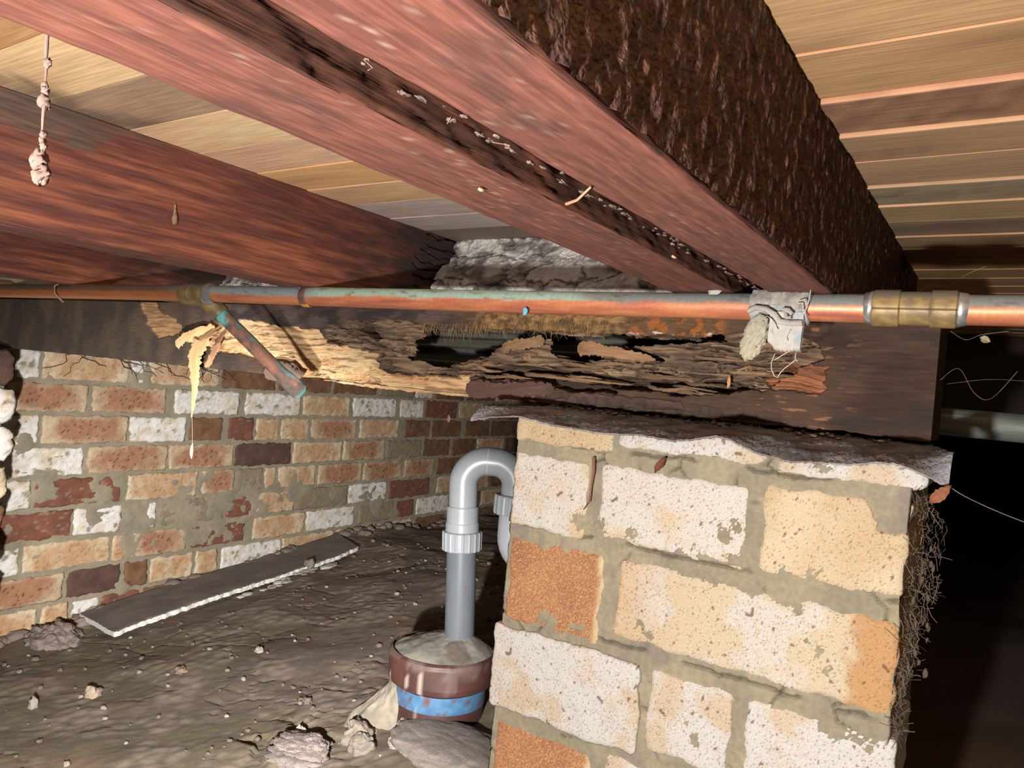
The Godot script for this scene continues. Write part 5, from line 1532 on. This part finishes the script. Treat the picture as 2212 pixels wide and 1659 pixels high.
func webs() -> void:
	# dusty strand hanging near the camera at top left
	var lp := []
	rng.seed = 3
	for i in 30:
		var t := i / 29.0
		lp.append(Vector3(-0.250 + 0.004 * t + 0.0007 * si(t * 6, 1, 1), 0.098 - 0.049 * t, -0.105))
	var dusty := [tube(lp, 0.00045, 8, c8(128, 106, 96), 0.4, 0.8, 0.8)]
	for q in [0.30, 0.44, 0.47, 0.52, 0.73, 0.78, 0.80, 0.88, 0.91, 0.945, 0.975, 0.99]:
		var p: Vector3 = lp[int(q * 29.0)]
		var r := 0.0010 + 0.0011 * absf(si(q * 37.0, 3.0, 1.0)) + (0.0005 if q > 0.85 else 0.0)
		dusty.append(rock(p + Vector3(0.0010 * si(q * 90, 1, 1), 0.0, 0.0), Vector3(r, r * 1.25, r), q * 50.0, c8(128, 106, 96), 16, 0.7))
	var o := put(join(dusty), "dusty_strand", M.fibre)
	tag(o, "knotted dusty cobweb strand hanging from the joist at top left", "cobweb")
	# tangle on the right side of the pier
	rng.seed = 15
	var fib := []
	for i in 300:
		var y := rng.randf_range(-0.235, -0.058)
		var wide := 0.016 * st01(-0.20, -0.10, y) * st01(-0.05, -0.08, y) + 0.004
		var x := -0.048 + rng.randf() * wide
		var z := rng.randf_range(-0.64, -0.61)
		var l := rng.randf_range(0.006, 0.024)
		var pts := []
		var d := Vector3(rng.randf_range(-0.5, 0.5), -1.0, rng.randf_range(-0.4, 0.4)) if rng.randf() < 0.82 else Vector3(rng.randf_range(-1, 1), rng.randf_range(-0.6, 0.6), rng.randf_range(-0.4, 0.4))
		for k in 5:
			var t := k / 4.0 - 0.5
			pts.append(Vector3(x, y, z) + d.normalized() * l * t + Vector3(0.003 * si(i, k * 0.7, 1), 0.002 * si(i, k * 0.7, 5), 0.002 * si(i, k * 0.7, 9)))
		fib.append(tube(pts, rng.randf_range(0.00012, 0.00042), 5, c8(74, 61, 50).lerp(c8(124, 110, 96), pow(rng.randf(), 2.0)), 0.3, 0.6))
	for i in 26:
		var y := rng.randf_range(-0.20, -0.09)
		fib.append(rock(Vector3(-0.046 + rng.randf() * 0.014, y, -0.63 + rng.randf_range(-0.01, 0.012)), Vector3(0.0016, 0.0035, 0.0014) * rng.randf_range(0.4, 1.1), i * 2.0, c8(84, 72, 60), 9, 0.8))
	var tg := put(join(fib), "web_tangle", M.fibre)
	tag(tg, "brown tangle of dusty webs and rootlets hanging down the right edge of the pier", "cobweb", "", "stuff")
	var lf := leaf(Vector3(-0.0325, -0.052, -0.617), Vector3(0.7, 0.8, 0.1), 0.020, 0.008, c8(150, 98, 70))
	tag(put(lf, "dead_leaf", M.leaf), "dead brown leaf caught in webs at the pier's top right corner", "leaf")
	# long strands at right
	var strands := [
		[[Vector3(-0.031, -0.044, -0.628), Vector3(-0.018, -0.052, -0.63), Vector3(0.01, -0.062, -0.63), Vector3(0.05, -0.072, -0.63)], 0.0005, "thick web strand running right from the pier corner"],
		[[Vector3(-0.035, 0.066, -0.62), Vector3(-0.026, 0.062, -0.64), Vector3(-0.016, 0.064, -0.62), Vector3(0.0, 0.066, -0.61)], 0.0004, "short web strand under the brass coupling"],
		[[Vector3(-0.045, 0.035, -0.72), Vector3(-0.032, 0.045, -0.71), Vector3(-0.02, 0.026, -0.71), Vector3(-0.008, 0.022, -0.71), Vector3(0.008, 0.045, -0.71)], 0.0003, "drooping web strand in the dark right of the bearer end"],
		[[Vector3(-0.04, 0.032, -0.72), Vector3(-0.01, 0.038, -0.72), Vector3(0.02, 0.038, -0.72)], 0.00025, "level web strand in the dark right of the bearer end"],
		[[Vector3(-0.064, 0.096, -0.65), Vector3(-0.054, 0.106, -0.66), Vector3(-0.042, 0.105, -0.66), Vector3(-0.030, 0.116, -0.67), Vector3(-0.018, 0.122, -0.67)], 0.0003, "bent web strand above the brass coupling"],
	]
	for q in strands:
		tag(put(strand(q[0], q[1] * 0.6, c8(128, 116, 100)), "web_strand", M.fibre), q[2], "cobweb")
	# fluff along the lower edge of the pair of joists
	rng.seed = 8
	var fl := []
	for i in 60:
		var z := -0.14 - 0.44 * rng.randf()
		var x := -0.1635 + 0.004 * rng.randf_range(-1, 1)
		var r := rng.randf_range(0.0005, 0.0016)
		fl.append(rock(Vector3(x, YJ - 0.0003, z), Vector3(r, r * 0.5, r * rng.randf_range(1.0, 2.6)), i * 1.3, c8(104, 84, 74).lerp(c8(142, 122, 110), pow(rng.randf(), 2.0)), 10, 0.9))
		if i % 4 == 0:
			fl.append(tube([Vector3(x, YJ + 0.001, z), Vector3(x + 0.002, YJ - 0.001, z + rng.randf_range(-0.004, 0.004)), Vector3(x + rng.randf_range(-0.003, 0.004), YJ - 0.0012, z + rng.randf_range(-0.01, 0.01))], 0.00022, 5, c8(140, 118, 104), 0.3, 0.7, 0.8))
	tag(put(join(fl), "dust_fluff", M.fibre), "grey dust fluff and fibres along the left edge of the dark-sided joist", "dust", "", "stuff")
	# fibres hanging in the hole
	rng.seed = 12
	var hf := []
	for i in 260:
		var x := rng.randf_range(-0.645, -0.37)
		var dens := st01(-0.60, -0.55, x)
		var y := 0.064 + 0.014 * rng.randf() * dens
		var l := rng.randf_range(0.004, 0.012) * (1.7 if absf(x + 0.575) < 0.03 else 1.0)
		fib = []
		hf.append(tube([Vector3(x, y + 0.006, -0.748 - 0.006 * rng.randf()), Vector3(x + rng.randf_range(-0.003, 0.003), y - l * 0.3, -0.745), Vector3(x + rng.randf_range(-0.006, 0.006), y - l, -0.746)], rng.randf_range(0.00015, 0.0004), 4, c8(140, 110, 74).lerp(c8(196, 164, 116), rng.randf()), 0.3, 0.5))
	put(join(hf), "matted_fibres", M.fibre, get_node("bearer") as Node3D).set_meta("kind", "stuff")

func rootlets() -> void:
	rng.seed = 33
	var rl := []
	for i in 22:
		var z := rng.randf_range(-1.0, -1.5)
		var y := YB - 0.004
		var pts := []
		var dz := rng.randf_range(-0.022, 0.012)
		for k in 7:
			pts.append(Vector3(XW + 0.008 + 0.006 * si(i, k * 0.5, 3), y, z))
			y -= rng.randf_range(0.0, 0.016)
			z += dz + rng.randf_range(-0.014, 0.014)
		rl.append(tube(pts, rng.randf_range(0.0006, 0.0014), 5, c8(74, 60, 52), 0.3, 0.5))
	tag(put(join(rl), "rootlets", M.fibre), "thin dark rootlets trailing over the top bricks of the wall below the bearer", "roots", "", "stuff")

func leaf(at: Vector3, d: Vector3, l: float, w: float, col: Color) -> ArrayMesh:
	var dn := d.normalized()
	var s := dn.cross(Vector3(0, 0, 1)).normalized()
	var k := s.cross(dn)
	var f := func(u: float, v: float) -> Vector3:
		var side := (u - 0.5) * 2.0
		var ww := w * 0.5 * sin(PI * clampf(v, 0.02, 0.98)) * (1.0 + 0.2 * si(v * 6, signf(side), 1.0))
		cc = col * (1.0 + 0.3 * fb(side * 3, v * 5, 1.0)) * (0.8 if absf(side) < 0.08 else 1.0)
		tt = Vector2(u, v)
		return at + dn * (v - 0.5) * l + s * side * ww + k * (0.003 * absf(side) + 0.002 * sin(v * 5.0))
	return sheet(12, 20, f)

# ---------------------------------------------------------------- small things stuck here and there
func bits() -> void:
	var tw := put(tube([Vector3(-0.181, 0.0885, -0.307), Vector3(-0.169, 0.0868, -0.296), Vector3(-0.156, 0.0885, -0.284)], 0.00085, 8, c8(204, 150, 116), 0.3, 0.6), "twig", M.fibre)
	tag(tw, "short pale twig bridging the gap between the close pair of joists", "twig")
	var seeds := [
		[Vector3(-0.208, 0.0885, -0.274), Vector3(0.0012, 0.0009, 0.0021), "pale seed husk stuck under the left joist of the pair"],
		[Vector3(-0.178, 0.0885, -0.440), Vector3(0.0013, 0.0010, 0.0036), "slim pale seed husk hanging in the gap near the pipe"],
	]
	for q in seeds:
		tag(put(rock(q[0], q[1], 3.0, c8(226, 184, 140), 14, 0.2), "seed_husk", M.plain), q[2], "seed")
	var bag := put(lathe(Vector3(-0.6655, 0.122, -0.403), Vector3(0, 1, 0.05), [Vector2(0, 0), Vector2(0.0018, 0.0012), Vector2(0.0026, 0.004), Vector2(0.0022, 0.008), Vector2(0.0017, 0.010), Vector2(0.0013, 0.013), Vector2(0.0008, 0.018), Vector2(0.0, 0.0215)], 14, func(_u, _v, p): return c8(150, 122, 94) * (1.0 + 0.5 * fb(p.x * 300, p.y * 300, p.z * 300)), func(u, h): return 0.0004 * si(u * 7, h * 500, 1.0)), "bagworm_case", M.clod)
	tag(bag, "small spindle-shaped insect case stuck to the lit side of the left joist", "insect case")
	tag(put(rock(Vector3(-0.2005, 0.0925, -0.588), Vector3(0.0062, 0.0065, 0.003), 6.0, c8(196, 190, 184), 18, 0.35), "plaster_flake", M.clod), "grey-white plaster flake on top of the copper pipe left of the rag", "flake")
	tag(put(rock(Vector3(-0.376, 0.0685, -0.5795), Vector3(0.0026, 0.0042, 0.0012), 8.0, c8(112, 190, 222), 12, 0.4), "paint_flake", M.plain), "tiny light blue flake on the underside of the copper pipe", "flake")
	var st_ := put(tube([Vector3(-1.196, 0.094, -0.553), Vector3(-1.194, 0.086, -0.542), Vector3(-1.193, 0.075, -0.543), Vector3(-1.188, 0.068, -0.548), Vector3(-1.180, 0.063, -0.550)], 0.0012, 8, c8(168, 132, 92), 0.3), "string", M.fibre)
	tag(st_, "short brown string hooked over the copper pipe at far left", "string")
	tag(put(rock(Vector3(-0.2305, 0.021, -0.742), Vector3(0.0020, 0.0055, 0.0016), 4.0, c8(232, 168, 112), 12, 0.5), "wood_chip", M.plain), "bright orange-tan wood chip stuck on the rotted face right of the hole", "wood chip")
	tag(put(rock(Vector3(-1.077, -0.152, -0.715), Vector3(0.0025, 0.012, 0.002), 7.0, c8(240, 204, 150), 12, 0.5), "wood_sliver", M.plain), "pale wood sliver hanging on a web thread below the torn splinters", "wood chip")
	tag(put(tube([Vector3(-1.078, -0.098, -0.711), Vector3(-1.077, -0.12, -0.713), Vector3(-1.077, -0.142, -0.715)], 0.0002, 5, c8(190, 180, 165)), "web_thread", M.fibre), "fine web thread holding the hanging wood sliver", "cobweb")
	# leaf flakes on the pier's top joint
	tag(put(leaf(Vector3(-0.250, -0.0605, -0.6295), Vector3(0.5, 1.0, 0.0), 0.017, 0.0065, c8(122, 74, 62)), "dead_leaf", M.leaf), "torn reddish leaf scrap stuck on the pier's upper mortar joint", "leaf")
	tag(put(tube([Vector3(-0.318, -0.062, -0.6310), Vector3(-0.3165, -0.075, -0.6305), Vector3(-0.3175, -0.090, -0.6305), Vector3(-0.318, -0.104, -0.6305), Vector3(-0.324, -0.113, -0.6315)], 0.0013, 8, c8(132, 92, 76), 0.6, 0.6, 0.8), "root_thread", M.fibre), "brown root thread in the upright joint of the pier's second course", "root")
	tag(put(rock(Vector3(-0.561, -0.049, -0.715), Vector3(0.0025, 0.0045, 0.001), 5.0, c8(150, 108, 92), 12, 0.4), "hanging_flake", M.plain), "brown flake hanging below the felt's left corner by the white pipe", "flake")
	# leaf-shaped pale flake caught under the pipe at right
	tag(put(leaf(Vector3(-0.0135, 0.0605, -0.62), Vector3(1.0, -0.45, 0.0), 0.0075, 0.0048, c8(170, 160, 130)), "seed_wing", M.leaf), "pale oval seed wing caught in webs under the pipe at right", "seed")
